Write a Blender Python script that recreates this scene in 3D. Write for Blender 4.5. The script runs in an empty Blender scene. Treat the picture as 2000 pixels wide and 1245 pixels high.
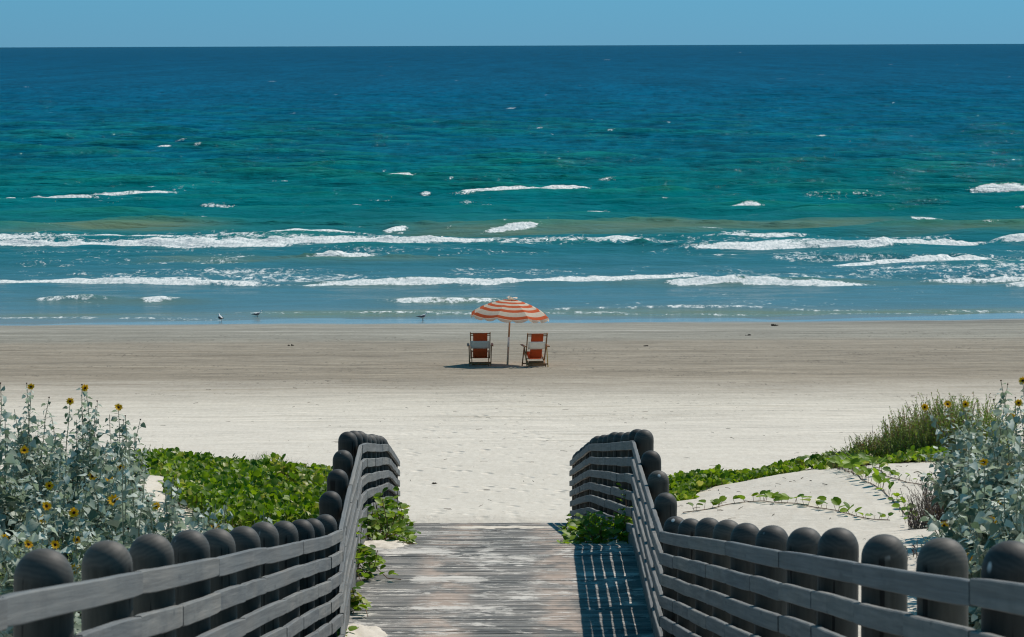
import bpy, math, random
import numpy as np
from mathutils import Vector, Matrix

SC = bpy.context.scene
C = SC.collection
R = math.radians
rnd = random.Random(7)
rng = np.random.default_rng(11)

# ------------------------------------------------------------------ camera, light, exposure
EYE = 9.6                                   # metres above the sea
F = 8000.0                                  # focal length in pixels of the 2000 px wide photograph
PITCH = math.atan(534.0 / F)
ROLL = 0.0035
cd = bpy.data.cameras.new('camera')
cd.sensor_fit = 'HORIZONTAL'; cd.sensor_width = 36; cd.lens = 36 * F / 2000
cd.clip_start = 0.5; cd.clip_end = 90000
cd.dof.use_dof = True; cd.dof.focus_distance = 62; cd.dof.aperture_fstop = 18
cam = bpy.data.objects.new('camera', cd); C.objects.link(cam)
cam.matrix_world = (Matrix.Translation((0, 0, EYE)) @ Matrix.Rotation(math.pi / 2 - PITCH, 4, 'X')
                    @ Matrix.Rotation(-ROLL, 4, 'Z'))
SC.camera = cam
SC.cycles.pixel_filter_type = 'BLACKMAN_HARRIS'; SC.cycles.filter_width = 1.15

SUN_DIR = Vector((0.56, 0.62, 1.0)).normalized()     # towards the sun
SUN_EL = math.asin(SUN_DIR.z); SUN_AZ = math.atan2(SUN_DIR.x, SUN_DIR.y)
W = bpy.data.worlds.new('World'); SC.world = W; W.use_nodes = True
wn = W.node_tree.nodes; wl = W.node_tree.links
sky = wn.new('ShaderNodeTexSky'); sky.sky_type = 'NISHITA'; sky.sun_disc = False
sky.sun_elevation = SUN_EL; sky.sun_rotation = SUN_AZ
sky.air_density = 1.0; sky.dust_density = 0.0; sky.ozone_density = 4.0; sky.altitude = 10
tint = wn.new('ShaderNodeMix'); tint.data_type = 'RGBA'; tint.blend_type = 'MULTIPLY'
tint.inputs[0].default_value = 1.0
tc_ = wn.new('ShaderNodeTexCoord'); sxz = wn.new('ShaderNodeSeparateXYZ'); wl.new(tc_.outputs['Generated'], sxz.inputs[0])
gr_ = wn.new('ShaderNodeValToRGB'); wl.new(sxz.outputs[2], gr_.inputs[0])      # sky tint by elevation, turned teal higher up to colour the shade
gr_.color_ramp.elements[0].position = 0.0; gr_.color_ramp.elements[0].color = (0.150, 0.430, 0.90, 1)
gr_.color_ramp.elements[1].position = 0.3; gr_.color_ramp.elements[1].color = (0.22, 0.92, 0.86, 1)
wl.new(gr_.outputs[0], tint.inputs[7])
e_ = gr_.color_ramp.elements.new(0.09); e_.color = (0.165, 0.60, 0.80, 1)
bg = wn['Background']; bg.inputs[1].default_value = 0.097
wl.new(sky.outputs[0], tint.inputs[6]); wl.new(tint.outputs[2], bg.inputs[0])
sd = bpy.data.lights.new('sun', 'SUN'); sd.energy = 4.35; sd.angle = R(0.53); sd.color = (1.0, 0.935, 0.86)
sun = bpy.data.objects.new('sun', sd); C.objects.link(sun)
sun.rotation_mode = 'QUATERNION'; sun.rotation_quaternion = SUN_DIR.to_track_quat('Z', 'Y')
sun.location = (30, 30, 60)
vs = SC.view_settings
vs.view_transform = 'Standard'; vs.look = 'None'; vs.exposure = 0.0; vs.gamma = 1.0; vs.use_curve_mapping = False

# ------------------------------------------------------------------ photograph pixel -> ray
ca, sa = math.cos(PITCH), math.sin(PITCH)
def ray(px, py):
    u, v = px - 1000.0, 622.5 - py
    u, v = u + ROLL * v, v - ROLL * u
    d = Vector((u, F * ca + v * sa, -F * sa + v * ca))
    return d / d.y                          # unit step in y
def P(px, py, d):
    r = ray(px, py)
    return Vector((r.x * d, d, EYE + r.z * d))

# ------------------------------------------------------------------ small noise library
_tab = np.random.default_rng(3).random((256, 256)).astype(np.float32)
def vnoise(x, y):
    x = np.asarray(x, np.float64); y = np.asarray(y, np.float64)
    xi = np.floor(x).astype(np.int64); yi = np.floor(y).astype(np.int64)
    fx = x - xi; fy = y - yi
    fx = fx * fx * (3 - 2 * fx); fy = fy * fy * (3 - 2 * fy)
    a = _tab[xi & 255, yi & 255]; b = _tab[(xi + 1) & 255, yi & 255]
    c = _tab[xi & 255, (yi + 1) & 255]; d = _tab[(xi + 1) & 255, (yi + 1) & 255]
    return (a * (1 - fx) + b * fx) * (1 - fy) + (c * (1 - fx) + d * fx) * fy
def fbm(x, y, o=4):
    s = 0; a = 1; t = 0
    for k in range(o):
        s = s + a * (vnoise(x * 2 ** k + 17.3 * k, y * 2 ** k + 5.1 * k) - 0.5); t += a; a *= 0.5
    return s / t * 2
def sstep(a, b, x):
    t = np.clip((x - a) / (b - a), 0, 1); return t * t * (3 - 2 * t)
def lerp_tab(tab, x):
    return np.interp(x, [t[0] for t in tab], [t[1] for t in tab])

# ------------------------------------------------------------------ objects and tags
def tag(o, label=None, cat=None, group=None, kind=None):
    if label: o['label'] = label
    if cat: o['category'] = cat
    if group: o['group'] = group
    if kind: o['kind'] = kind
    return o
def link(name, data, parent=None, mw=None):
    o = bpy.data.objects.new(name, data); C.objects.link(o)
    if parent is not None: o.parent = parent
    if mw is not None: o.matrix_local = mw
    return o
def empty(name, loc, label=None, cat=None, group=None, kind=None):
    o = bpy.data.objects.new(name, None); o.location = loc; C.objects.link(o)
    o.empty_display_size = 0.2
    return tag(o, label, cat, group, kind)
def local(root, m):                       # world matrix -> matrix under an unrotated root
    return Matrix.Translation(-Vector(root.location)) @ m
def np_mesh(name, v, f, mat=None, smooth=True, uv=None):
    v = np.ascontiguousarray(v, np.float32); f = np.ascontiguousarray(f, np.int32)
    n, k = f.shape
    me = bpy.data.meshes.new(name)
    me.vertices.add(len(v)); me.vertices.foreach_set('co', v.ravel())
    me.loops.add(n * k); me.loops.foreach_set('vertex_index', f.ravel())
    me.polygons.add(n)
    me.polygons.foreach_set('loop_start', np.arange(0, n * k, k, dtype=np.int32))
    me.polygons.foreach_set('loop_total', np.full(n, k, np.int32))
    if smooth: me.polygons.foreach_set('use_smooth', np.ones(n, bool))
    me.update(calc_edges=True)
    if mat: me.materials.append(mat)
    return me
def grid_faces(nr, nc):
    i = np.arange(nr - 1)[:, None] * nc + np.arange(nc - 1)[None, :]
    return np.stack([i, i + 1, i + 1 + nc, i + nc], -1).reshape(-1, 4)
class MB:                                  # collects small primitives into one mesh
    def __init__(s): s.v = []; s.f = []
    def add(s, v, f):
        b = len(s.v); s.v += [tuple(p) for p in v]; s.f += [tuple(i + b for i in q) for q in f]
    def box(s, c, sx, sy, sz, m=None):
        v = [Vector((x * sx / 2, y * sy / 2, z * sz / 2)) for x in (-1, 1) for y in (-1, 1) for z in (-1, 1)]
        if m is not None: v = [m @ p for p in v]
        v = [p + Vector(c) for p in v]
        s.add(v, [(0, 1, 3, 2), (4, 6, 7, 5), (0, 4, 5, 1), (2, 3, 7, 6), (0, 2, 6, 4), (1, 5, 7, 3)])
    def bar(s, a, b, w, h, up=Vector((0, 0, 1))):     # rectangular bar from a to b
        a = Vector(a); b = Vector(b); d = (b - a).normalized()
        x = d.cross(up)
        if x.length < 1e-4: x = d.cross(Vector((0, 1, 0)))
        x.normalize(); z = x.cross(d)
        v = []
        for p in (a, b):
            for i, j in ((-1, -1), (1, -1), (1, 1), (-1, 1)): v.append(p + x * i * w / 2 + z * j * h / 2)
        s.add(v, [(0, 1, 2, 3), (7, 6, 5, 4), (0, 4, 5, 1), (1, 5, 6, 2), (2, 6, 7, 3), (3, 7, 4, 0)])
    def tube(s, pts, rad, n=6, cap=True):
        pts = [Vector(p) for p in pts]; N = len(pts)
        if not hasattr(rad, '__len__'): rad = [rad] * N
        ref = Vector((0.31, 0.17, 0.93)); v = []; f = []
        for i, p in enumerate(pts):
            d = (pts[min(i + 1, N - 1)] - pts[max(i - 1, 0)])
            if d.length < 1e-9: d = Vector((0, 0, 1))
            d.normalize(); x = d.cross(ref)
            if x.length < 0.05: x = d.cross(Vector((1, 0, 0)))
            x.normalize(); y = d.cross(x)
            for k in range(n):
                a = 2 * math.pi * k / n; v.append(p + (x * math.cos(a) + y * math.sin(a)) * rad[i])
        for i in range(N - 1):
            for k in range(n):
                f.append((i * n + k, i * n + (k + 1) % n, (i + 1) * n + (k + 1) % n, (i + 1) * n + k))
        if cap:
            f.append(tuple(range(n))[::-1]); f.append(tuple((N - 1) * n + k for k in range(n)))
        s.add(v, f)
    def lathe(s, prof, n=16, c=(0, 0, 0)):
        v = []; f = []
        for r, z in prof:
            for k in range(n):
                a = 2 * math.pi * k / n; v.append((c[0] + r * math.cos(a), c[1] + r * math.sin(a), c[2] + z))
        for i in range(len(prof) - 1):
            for k in range(n):
                f.append((i * n + k, i * n + (k + 1) % n, (i + 1) * n + (k + 1) % n, (i + 1) * n + k))
        f.append(tuple(range(n))[::-1]); f.append(tuple((len(prof) - 1) * n + k for k in range(n)))
        s.add(v, f)
    def mesh(s, name, mat=None, smooth=False):
        me = bpy.data.meshes.new(name); me.from_pydata(s.v, [], s.f)
        if mat: me.materials.append(mat)
        if smooth: me.polygons.foreach_set('use_smooth', [True] * len(me.polygons))
        me.update(); return me
    def obj(s, name, mat, parent=None, smooth=False): return link(name, s.mesh(name, mat, smooth), parent)

# ------------------------------------------------------------------ materials
class N:
    """thin wrapper for building node materials"""
    def __init__(s, name):
        s.m = bpy.data.materials.new(name); s.m.use_nodes = True
        s.t = s.m.node_tree; s.n = s.t.nodes; s.l = s.t.links
        s.b = s.n['Principled BSDF']; s.out = s.n['Material Output']
    def put(s, sock, v):
        if isinstance(v, bpy.types.NodeSocket): s.l.new(v, sock)
        elif v is not None: sock.default_value = v
    def node(s, t, **kw):
        n = s.n.new(t)
        for k, v in kw.items(): setattr(n, k, v)
        return n
    def coord(s, which='Object'): return s.node('ShaderNodeTexCoord').outputs[which]
    def pos(s): return s.node('ShaderNodeNewGeometry').outputs['Position']
    def mapping(s, vec, scale=(1, 1, 1), loc=(0, 0, 0), rot=(0, 0, 0)):
        n = s.node('ShaderNodeMapping'); s.put(n.inputs[0], vec)
        n.inputs[1].default_value = loc; n.inputs[2].default_value = rot; n.inputs[3].default_value = scale
        return n.outputs[0]
    def noise(s, vec, scale=1, detail=4, rough=0.55, dist=0):
        n = s.node('ShaderNodeTexNoise'); s.put(n.inputs['Vector'], vec)
        n.inputs['Scale'].default_value = scale; n.inputs['Detail'].default_value = detail
        n.inputs['Roughness'].default_value = rough; n.inputs['Distortion'].default_value = dist
        return n.outputs['Fac']
    def math(s, op, a, b=0.0, c=0.0, clamp=False):
        n = s.node('ShaderNodeMath', operation=op); n.use_clamp = clamp
        s.put(n.inputs[0], a); s.put(n.inputs[1], b); s.put(n.inputs[2], c); return n.outputs[0]
    def map(s, v, a, b, c=0.0, d=1.0, smooth=True):
        n = s.node('ShaderNodeMapRange'); n.interpolation_type = 'SMOOTHSTEP' if smooth else 'LINEAR'
        s.put(n.inputs[0], v)
        for i, q in enumerate((a, b, c, d)): s.put(n.inputs[i + 1], q)
        return n.outputs[0]
    def mix(s, fac, a, b, blend='MIX'):
        n = s.node('ShaderNodeMix', data_type='RGBA', blend_type=blend); n.clamp_factor = True
        s.put(n.inputs[0], fac); s.put(n.inputs[6], rgba(a)); s.put(n.inputs[7], rgba(b)); return n.outputs[2]
    def ramp(s, v, stops):
        n = s.node('ShaderNodeValToRGB'); s.put(n.inputs[0], v); r = n.color_ramp
        while len(r.elements) < len(stops): r.elements.new(0.5)
        for e, (p, c) in zip(r.elements, stops): e.position = p; e.color = rgba(c)
        return n.outputs[0]
    def bump(s, h, strength=0.5, dist=0.01, normal=None):
        n = s.node('ShaderNodeBump'); s.put(n.inputs['Height'], h)
        n.inputs['Strength'].default_value = strength; n.inputs['Distance'].default_value = dist
        if normal is not None: s.put(n.inputs['Normal'], normal)
        return n.outputs[0]
    def set(s, color=None, rough=None, spec=None, normal=None):
        if color is not None: s.put(s.b.inputs['Base Color'], rgba(color))
        if rough is not None: s.put(s.b.inputs['Roughness'], rough)
        if spec is not None: s.put(s.b.inputs['Specular IOR Level'], spec)
        if normal is not None: s.put(s.b.inputs['Normal'], normal)
        return s.m
def rgba(c):
    if isinstance(c, tuple) and len(c) == 3: return (*c, 1.0)
    return c

def mat_wood(name, base, dark, light, axis='x', rough=0.75, spec=0.3):
    n = N(name); co = n.coord()
    rn = n.node('ShaderNodeObjectInfo').outputs['Random']
    off = n.node('ShaderNodeCombineXYZ'); n.put(off.inputs[0], n.math('MULTIPLY', rn, 37.0)); n.put(off.inputs[1], n.math('MULTIPLY', rn, 11.0))
    va = n.node('ShaderNodeVectorMath', operation='ADD'); n.put(va.inputs[0], co); n.put(va.inputs[1], off.outputs[0])
    sc = {'x': (1.2, 22, 22), 'y': (22, 1.2, 22), 'z': (22, 22, 1.2)}[axis]
    g = n.noise(n.mapping(va.outputs[0], sc), 1.6, 5, 0.65, 0.4)
    b = n.noise(va.outputs[0], 2.3, 3, 0.6)
    c = n.ramp(g, [(0.28, dark), (0.5, base), (0.74, light)])
    c = n.mix(n.map(b, 0.35, 0.7), c, n.mix(1.0, c, (1.18, 1.1, 1.04), 'MULTIPLY'))
    c = n.mix(0.45, c, n.mix(1.0, c, n.ramp(rn, [(0, (0.68, 0.72, 0.78)), (1, (1.3, 1.24, 1.16))]), 'MULTIPLY'))
    kn = n.node('ShaderNodeTexVoronoi'); n.put(kn.inputs['Vector'], n.mapping(va.outputs[0], (5, 9, 9) if axis == 'x' else (9, 9, 5))); kn.inputs['Scale'].default_value = 1.0
    c = n.mix(n.math('MULTIPLY', n.map(kn.outputs['Distance'], 0.16, 0.06), 0.75), c, dark)
    wt = n.noise(n.mapping(va.outputs[0], (4, 3, 3)), 1.0, 5, 0.7)
    c = n.mix(n.map(wt, 0.5, 0.68, 0, 0.5), c, n.mix(1.0, c, (0.55, 0.58, 0.62), 'MULTIPLY'))
    return n.set(c, rough, spec, n.bump(g, 0.5, 0.006))

def mat_post():
    n = N('post_stain'); co = n.coord()
    rn = n.node('ShaderNodeObjectInfo').outputs['Random']
    off = n.node('ShaderNodeCombineXYZ')
    for i, k in enumerate((31.0, 17.0, 5.0)): n.put(off.inputs[i], n.math('MULTIPLY', rn, k))
    va = n.node('ShaderNodeVectorMath', operation='ADD'); n.put(va.inputs[0], co); n.put(va.inputs[1], off.outputs[0])
    g = n.noise(n.mapping(va.outputs[0], (14, 14, 2.0)), 1.5, 5, 0.6)
    rings = n.node('ShaderNodeTexWave'); rings.wave_type = 'BANDS'; rings.bands_direction = 'Z'
    n.put(rings.inputs['Vector'], n.mapping(co, (1, 1, 1), (0, 0, 0), (0.32, 0.24, 0)))
    rings.inputs['Scale'].default_value = 17; rings.inputs['Distortion'].default_value = 5.0
    rings.inputs['Detail'].default_value = 3; rings.inputs['Detail Scale'].default_value = 1.2
    c = n.ramp(g, [(0.3, (0.026, 0.027, 0.025)), (0.7, (0.06, 0.06, 0.055))])
    up = n.node('ShaderNodeSeparateXYZ'); n.put(up.inputs[0], co)
    cr = n.noise(n.mapping(va.outputs[0], (26, 26, 0.7)), 1.0, 2, 0.5)
    c = n.mix(n.map(cr, 0.645, 0.67), c, (0.008, 0.008, 0.008))
    dome = n.map(up.outputs[2], -0.11, -0.07)            # the end-grain cap of the post is a little paler
    c2 = n.ramp(rings.outputs['Fac'], [(0.0, (0.062, 0.061, 0.058)), (0.4, (0.070, 0.068, 0.064)), (1.0, (0.080, 0.077, 0.072))])
    c = n.mix(dome, c, c2)
    c = n.mix(1.0, c, n.ramp(rn, [(0, (0.60, 0.60, 0.60)), (0.5, (0.92, 0.92, 0.9)), (1, (1.35, 1.28, 1.18))]), 'MULTIPLY')
    vo = n.node('ShaderNodeTexVoronoi'); n.put(vo.inputs['Vector'], n.mapping(va.outputs[0], (9, 9, 4))); vo.inputs['Scale'].default_value = 1.0
    spots = n.math('MULTIPLY', n.map(vo.outputs['Distance'], 0.16, 0.10), dome)
    spots = n.math('MULTIPLY', spots, n.map(n.noise(va.outputs[0], 6, 1), 0.52, 0.58))
    c = n.mix(spots, c, (0.55, 0.56, 0.55))
    return n.set(c, 0.6, 0.2, n.bump(g, 0.3, 0.004))

def mat_plank():
    n = N('deck_plank_wood'); co = n.coord(); w = n.pos()
    rn = n.node('ShaderNodeObjectInfo').outputs['Random']
    off = n.node('ShaderNodeCombineXYZ')
    for i, k in enumerate((31.0, 17.0, 5.0)): n.put(off.inputs[i], n.math('MULTIPLY', rn, k))
    va = n.node('ShaderNodeVectorMath', operation='ADD'); n.put(va.inputs[0], co); n.put(va.inputs[1], off.outputs[0])
    g = n.noise(n.mapping(va.outputs[0], (9, 34, 10)), 1.2, 7, 0.74, 0.3)
    c = n.ramp(g, [(0.3, (0.085, 0.083, 0.080)), (0.5, (0.215, 0.205, 0.19)), (0.72, (0.45, 0.42, 0.38))])
    c = n.mix(0.75, c, n.mix(1.0, c, n.ramp(rn, [(0, (0.55, 0.58, 0.6)), (0.5, (0.95, 0.95, 0.95)), (1, (1.5, 1.45, 1.4))]), 'MULTIPLY'))
    sw = n.noise(n.mapping(w, (0.9, 0.45, 1)), 1.3, 4, 0.6)
    c = n.mix(n.map(sw, 0.40, 0.60, 0.65, 0.0), c, n.mix(1.0, c, (0.55, 0.60, 0.62), 'MULTIPLY'))
    # trodden tracks where the stain has worn to bare pinkish wood
    sx = n.node('ShaderNodeSeparateXYZ'); n.put(sx.inputs[0], w)
    t1 = n.map(n.math('ABSOLUTE', n.math('ADD', sx.outputs[0], 0.63)), 0.36, 0.10)
    t2 = n.map(n.math('ABSOLUTE', n.math('SUBTRACT', sx.outputs[0], 0.42)), 0.32, 0.08)
    tr = n.math('MULTIPLY', n.math('MAXIMUM', t1, t2), n.map(n.noise(n.mapping(w, (1.5, 0.8, 1)), 1.4, 4, 0.6), 0.4, 0.62))
    c = n.mix(n.math('MULTIPLY', tr, 0.85), c, n.mix(g, (0.34, 0.255, 0.20), (0.54, 0.435, 0.36)))
    # wind-blown sand lying in the grain and the joints
    s1 = n.noise(n.mapping(w, (1.1, 1.0, 1)), 1.2, 5, 0.62, 0.5)
    s2 = n.noise(n.mapping(w, (5.5, 15, 1)), 1.0, 7, 0.75)
    sand = n.math('ADD', n.math('MULTIPLY', s1, 0.75), n.math('MULTIPLY', s2, 0.65))
    sand = n.map(sand, 0.71, 0.78, 0.0, 0.95)
    c = n.mix(sand, c, (0.60, 0.565, 0.51))
    return n.set(c, 0.85, 0.15, n.bump(n.math('ADD', g, sand), 0.5, 0.006))

def mat_sand():
    n = N('sand'); w = n.pos()
    sp = n.node('ShaderNodeSeparateXYZ'); n.put(sp.inputs[0], w)
    X, Y = sp.outputs[0], sp.outputs[1]
    wob = n.noise(n.mapping(w, (0.02, 0.06, 1)), 1.0, 4, 0.6)
    yy = n.math('ADD', Y, n.math('MULTIPLY', n.math('SUBTRACT', wob, 0.5), 14.0))
    t = n.map(yy, 90.0, 150.0, 0, 1, False)
    def q(y): return (y - 90.0) / 60.0
    base = n.ramp(t, [(0.0, (0.675, 0.618, 0.53)), (q(100), (0.62, 0.565, 0.475)), (q(107.5), (0.43, 0.38, 0.31)),
                      (q(111), (0.30, 0.256, 0.196)), (q(123), (0.29, 0.254, 0.20)), (q(127), (0.285, 0.27, 0.225)),
                      (q(136), (0.30, 0.285, 0.24)), (q(140), (0.22, 0.21, 0.18)), (1.0, (0.17, 0.16, 0.14))])
    # wind and tyre streaks that run along the shore
    st = n.noise(n.mapping(w, (0.10, 1.1, 1)), 1.0, 8, 0.68, 0.8)
    st2 = n.noise(n.mapping(w, (0.7, 3.0, 1), (7, 3, 0), (0, 0, 0.012)), 1.0, 6, 0.72, 0.8)
    far = n.math('ADD', n.map(Y, 74.0, 96.0), n.map(Y, 104.0, 112.0, 0.0, 0.7))
    k = n.math('MULTIPLY', n.math('ADD', n.math('MULTIPLY', n.math('SUBTRACT', st, 0.5), 0.75), n.math('MULTIPLY', n.math('SUBTRACT', st2, 0.5), 0.8)), far)
    fac = n.math('ADD', 1.0, k)
    col = n.node('ShaderNodeCombineColor')
    for i in range(3): n.put(col.inputs[i], fac)
    base = n.mix(1.0, base, col.outputs[0], 'MULTIPLY')
    # pale dry stripe blown over the damp sand
    pale = n.math('MULTIPLY', n.map(n.math('ABSOLUTE', n.math('SUBTRACT', yy, 132.0)), 3.6, 0.6), n.map(st, 0.50, 0.62))
    base = n.mix(n.math('MULTIPLY', pale, 0.75), base, (0.46, 0.43, 0.375))
    # tyre tracks that follow the shore
    ty = n.math('ADD', Y, n.math('MULTIPLY', n.noise(n.mapping(w, (0.06, 0.01, 0)), 1.0, 3, 0.5), 5.0))
    tb = n.noise(n.mapping(w, (0.25, 0.8, 1)), 1.0, 4, 0.65)
    tt = None
    for yc, wd in ((90.1, .22), (91.9, .22), (96.2, .2), (98.0, .2), (101.6, .3), (103.3, .3), (107.9, .3), (109.7, .3), (114.6, .28), (116.3, .28), (121.0, .4), (122.7, .4), (127.5, .3)):
        a_ = n.map(n.math('ABSOLUTE', n.math('SUBTRACT', ty, yc)), wd, wd * 0.4)
        tt = a_ if tt is None else n.math('MAXIMUM', tt, a_)
    tread = n.math('MULTIPLY', tt, n.map(tb, 0.46, 0.66))
    base = n.mix(n.math('MULTIPLY', tread, 0.5), base, n.mix(1.0, base, (0.66, 0.63, 0.58), 'MULTIPLY'))
    # dark specks: shell, weed and track crumbs
    sk = n.noise(n.mapping(w, (6.5, 1.6, 1)), 1.0, 4, 0.85)
    skm = n.noise(n.mapping(w, (0.12, 0.5, 1)), 1.0, 3, 0.6)
    specks = n.math('MULTIPLY', n.map(sk, 0.57, 0.64), n.map(skm, 0.47, 0.62))
    specks = n.math('MULTIPLY', specks, n.map(Y, 84.0, 106.0, 0.25, 1.0))
    specks = n.math('MULTIPLY', specks, n.map(Y, 135.0, 130.0))
    base = n.mix(n.math('MULTIPLY', specks, 0.75), base, (0.11, 0.095, 0.075))
    fine = n.noise(w, 38, 3, 0.7)
    base = n.mix(n.map(fine, 0.3, 0.7, 0.0, 0.22), base, n.mix(1.0, base, (0.72, 0.70, 0.67), 'MULTIPLY'))
    gr = n.noise(n.mapping(w, (11, 1.9, 1)), 1.0, 4, 0.75)
    base = n.mix(n.map(gr, 0.3, 0.7, 0.0, 0.32), base, n.mix(1.0, base, (0.66, 0.63, 0.58), 'MULTIPLY'))
    wet = n.map(n.math('ADD', Y, n.math('MULTIPLY', n.noise(n.mapping(w, (0.07, 0.15, 1)), 1.0, 4, 0.6), 7.0)), 141.6, 145.6)
    h1 = n.noise(n.mapping(w, (1.1, 2.2, 2)), 2.4, 6, 0.62, 0.5)
    foot = n.node('ShaderNodeTexVoronoi'); n.put(foot.inputs['Vector'], n.mapping(w, (1.5, 1.0, 1))); foot.inputs['Scale'].default_value = 1.6
    path = n.math('MULTIPLY', n.map(n.math('ABSOLUTE', n.math('ADD', X, 0.4)), 3.2, 0.8), n.map(Y, 66.0, 72.0))
    path = n.math('MULTIPLY', path, n.map(Y, 112.0, 84.0))
    fp = n.math('MULTIPLY', n.math('MULTIPLY', n.map(foot.outputs['Distance'], 0.0, 0.34, -1.0, 0.0), n.map(n.noise(n.mapping(w, (0.5, 0.4, 1)), 1.0, 3, 0.6), 0.42, 0.6, 0.25, 1.0)), path)
    h = n.math('ADD', n.math('MULTIPLY', h1, 0.5), n.math('MULTIPLY', fp, 1.5))
    h = n.math('SUBTRACT', h, n.math('MULTIPLY', tread, 0.5))
    h = n.math('MULTIPLY', h, n.map(wet, 0, 1, 1.0, 0.05))
    nb = n.bump(h, 0.6, 0.10)
    nb = n.bump(n.math('MULTIPLY', fine, n.map(wet, 0, 1, 1.0, 0.02)), 0.35, 0.008, nb)
    rough = n.map(wet, 0, 1, 0.95, 0.16)
    n.b.inputs['Specular Tint'].default_value = (1, 1, 1, 1)
    return n.set(base, rough, n.map(wet, 0, 1, 0.12, 0.75), nb)

def mat_water():
    n = N('sea_water'); w = n.pos()
    at = n.node('ShaderNodeAttribute'); at.attribute_name = 'water_tint'
    fo = n.node('ShaderNodeAttribute'); fo.attribute_name = 'foam'
    sp = n.node('ShaderNodeSeparateXYZ'); n.put(sp.inputs[0], w); Y = sp.outputs[1]
    b1 = n.noise(n.mapping(w, (0.55, 1.0, 1)), 0.9, 5, 0.62, 0.3)
    b2 = n.noise(n.mapping(w, (0.10, 0.11, 1)), 1.0, 6, 0.62, 0.3)
    far = n.map(Y, 160.0, 320.0)
    near = n.map(Y, 140.0, 190.0, 0.30, 1.0)
    nb = n.bump(n.math('MULTIPLY', b1, near), 0.8, 0.35)
    nb = n.bump(n.math('MULTIPLY', b2, far), 0.7, 2.4, nb)
    # light and dark wave faces painted into the water colour as streaks
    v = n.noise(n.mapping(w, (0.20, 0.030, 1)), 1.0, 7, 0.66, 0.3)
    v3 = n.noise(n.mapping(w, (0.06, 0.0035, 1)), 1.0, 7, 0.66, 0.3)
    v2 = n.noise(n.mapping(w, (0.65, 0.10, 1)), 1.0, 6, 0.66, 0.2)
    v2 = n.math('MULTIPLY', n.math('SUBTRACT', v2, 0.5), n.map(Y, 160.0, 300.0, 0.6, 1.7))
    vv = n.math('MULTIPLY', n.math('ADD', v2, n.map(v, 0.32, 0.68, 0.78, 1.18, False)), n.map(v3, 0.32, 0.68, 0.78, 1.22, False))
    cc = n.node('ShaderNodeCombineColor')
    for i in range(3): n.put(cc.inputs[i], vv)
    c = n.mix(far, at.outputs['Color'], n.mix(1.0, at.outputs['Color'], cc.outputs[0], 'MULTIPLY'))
    f1 = n.noise(n.mapping(w, (2.6, 0.9, 3.5)), 1.0, 8, 0.72, 0.6)
    f2 = n.noise(n.mapping(w, (8, 2.5, 9)), 1.0, 4, 0.7)
    m = n.math('ADD', n.math('MULTIPLY', fo.outputs['Fac'], 0.96), n.math('ADD', n.math('MULTIPLY', n.math('SUBTRACT', f1, 0.5), 1.6), n.math('MULTIPLY', n.math('SUBTRACT', f2, 0.5), 0.6)))
    m = n.math('MULTIPLY', n.map(m, 0.38, 0.68), n.map(fo.outputs['Fac'], 0.04, 0.26))
    c = n.mix(m, c, n.mix(n.map(f2, 0.35, 0.6), (0.46, 0.53, 0.53), (0.76, 0.77, 0.75)))
    df = n.node('ShaderNodeBsdfDiffuse'); n.put(df.inputs[0], c); n.put(df.inputs['Normal'], nb)
    gl = n.node('ShaderNodeBsdfGlossy'); gl.inputs['Roughness'].default_value = 0.07; n.put(gl.inputs['Normal'], nb)
    fr = n.node('ShaderNodeFresnel'); fr.inputs[0].default_value = 1.33; n.put(fr.inputs['Normal'], nb)
    k = n.math('MULTIPLY', fr.outputs[0], n.map(Y, 146.0, 235.0, 0.46, 0.24))
    k = n.math('MULTIPLY', k, n.math('SUBTRACT', 1.0, m))
    k = n.math('ADD', k, n.map(Y, 150.0, 143.5, 0.0, 0.10), clamp=True)
    ms = n.node('ShaderNodeMixShader'); n.put(ms.inputs[0], k)
    n.l.new(df.outputs[0], ms.inputs[1]); n.l.new(gl.outputs[0], ms.inputs[2]); n.l.new(ms.outputs[0], n.out.inputs[0])
    n.n.remove(n.b)
    return n.m

def mat_leaf(name, a, b, trans=0.3, rough=0.5, spec=0.3, tcol=None):
    n = N(name)
    g = n.node('ShaderNodeNewGeometry'); rp = g.outputs['Random Per Island']
    ro = n.node('ShaderNodeObjectInfo').outputs['Random']
    r = n.math('FRACT', n.math('ADD', rp, n.math('MULTIPLY', ro, 7.31)))
    c = n.ramp(r, [(0.0, a), (1.0, b)])
    tx = n.noise(n.coord(), 24, 3, 0.6)
    c = n.mix(n.map(tx, 0.3, 0.7, 0, 0.4), c, n.mix(1.0, c, (0.7, 0.74, 0.7), 'MULTIPLY'))
    n.set(c, rough, spec)
    t = n.node('ShaderNodeBsdfTranslucent'); n.put(t.inputs[0], n.mix(1.0, c, tcol or (1.2, 1.3, 0.8), 'MULTIPLY'))
    ms = n.node('ShaderNodeMixShader'); ms.inputs[0].default_value = trans
    n.l.new(n.b.outputs[0], ms.inputs[1]); n.l.new(t.outputs[0], ms.inputs[2]); n.l.new(ms.outputs[0], n.out.inputs[0])
    return n.m
def mat_plain(name, col, rough=0.7, spec=0.3, var=0.25, scale=8, bump=0.2):
    n = N(name); co = n.coord(); g = n.noise(co, scale, 4, 0.6)
    k = tuple(x * (1 - var) for x in col); l = tuple(min(x * (1 + var), 1) for x in col)
    return n.set(n.ramp(g, [(0.3, k), (0.7, l)]), rough, spec, n.bump(g, bump, 0.003))
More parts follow.
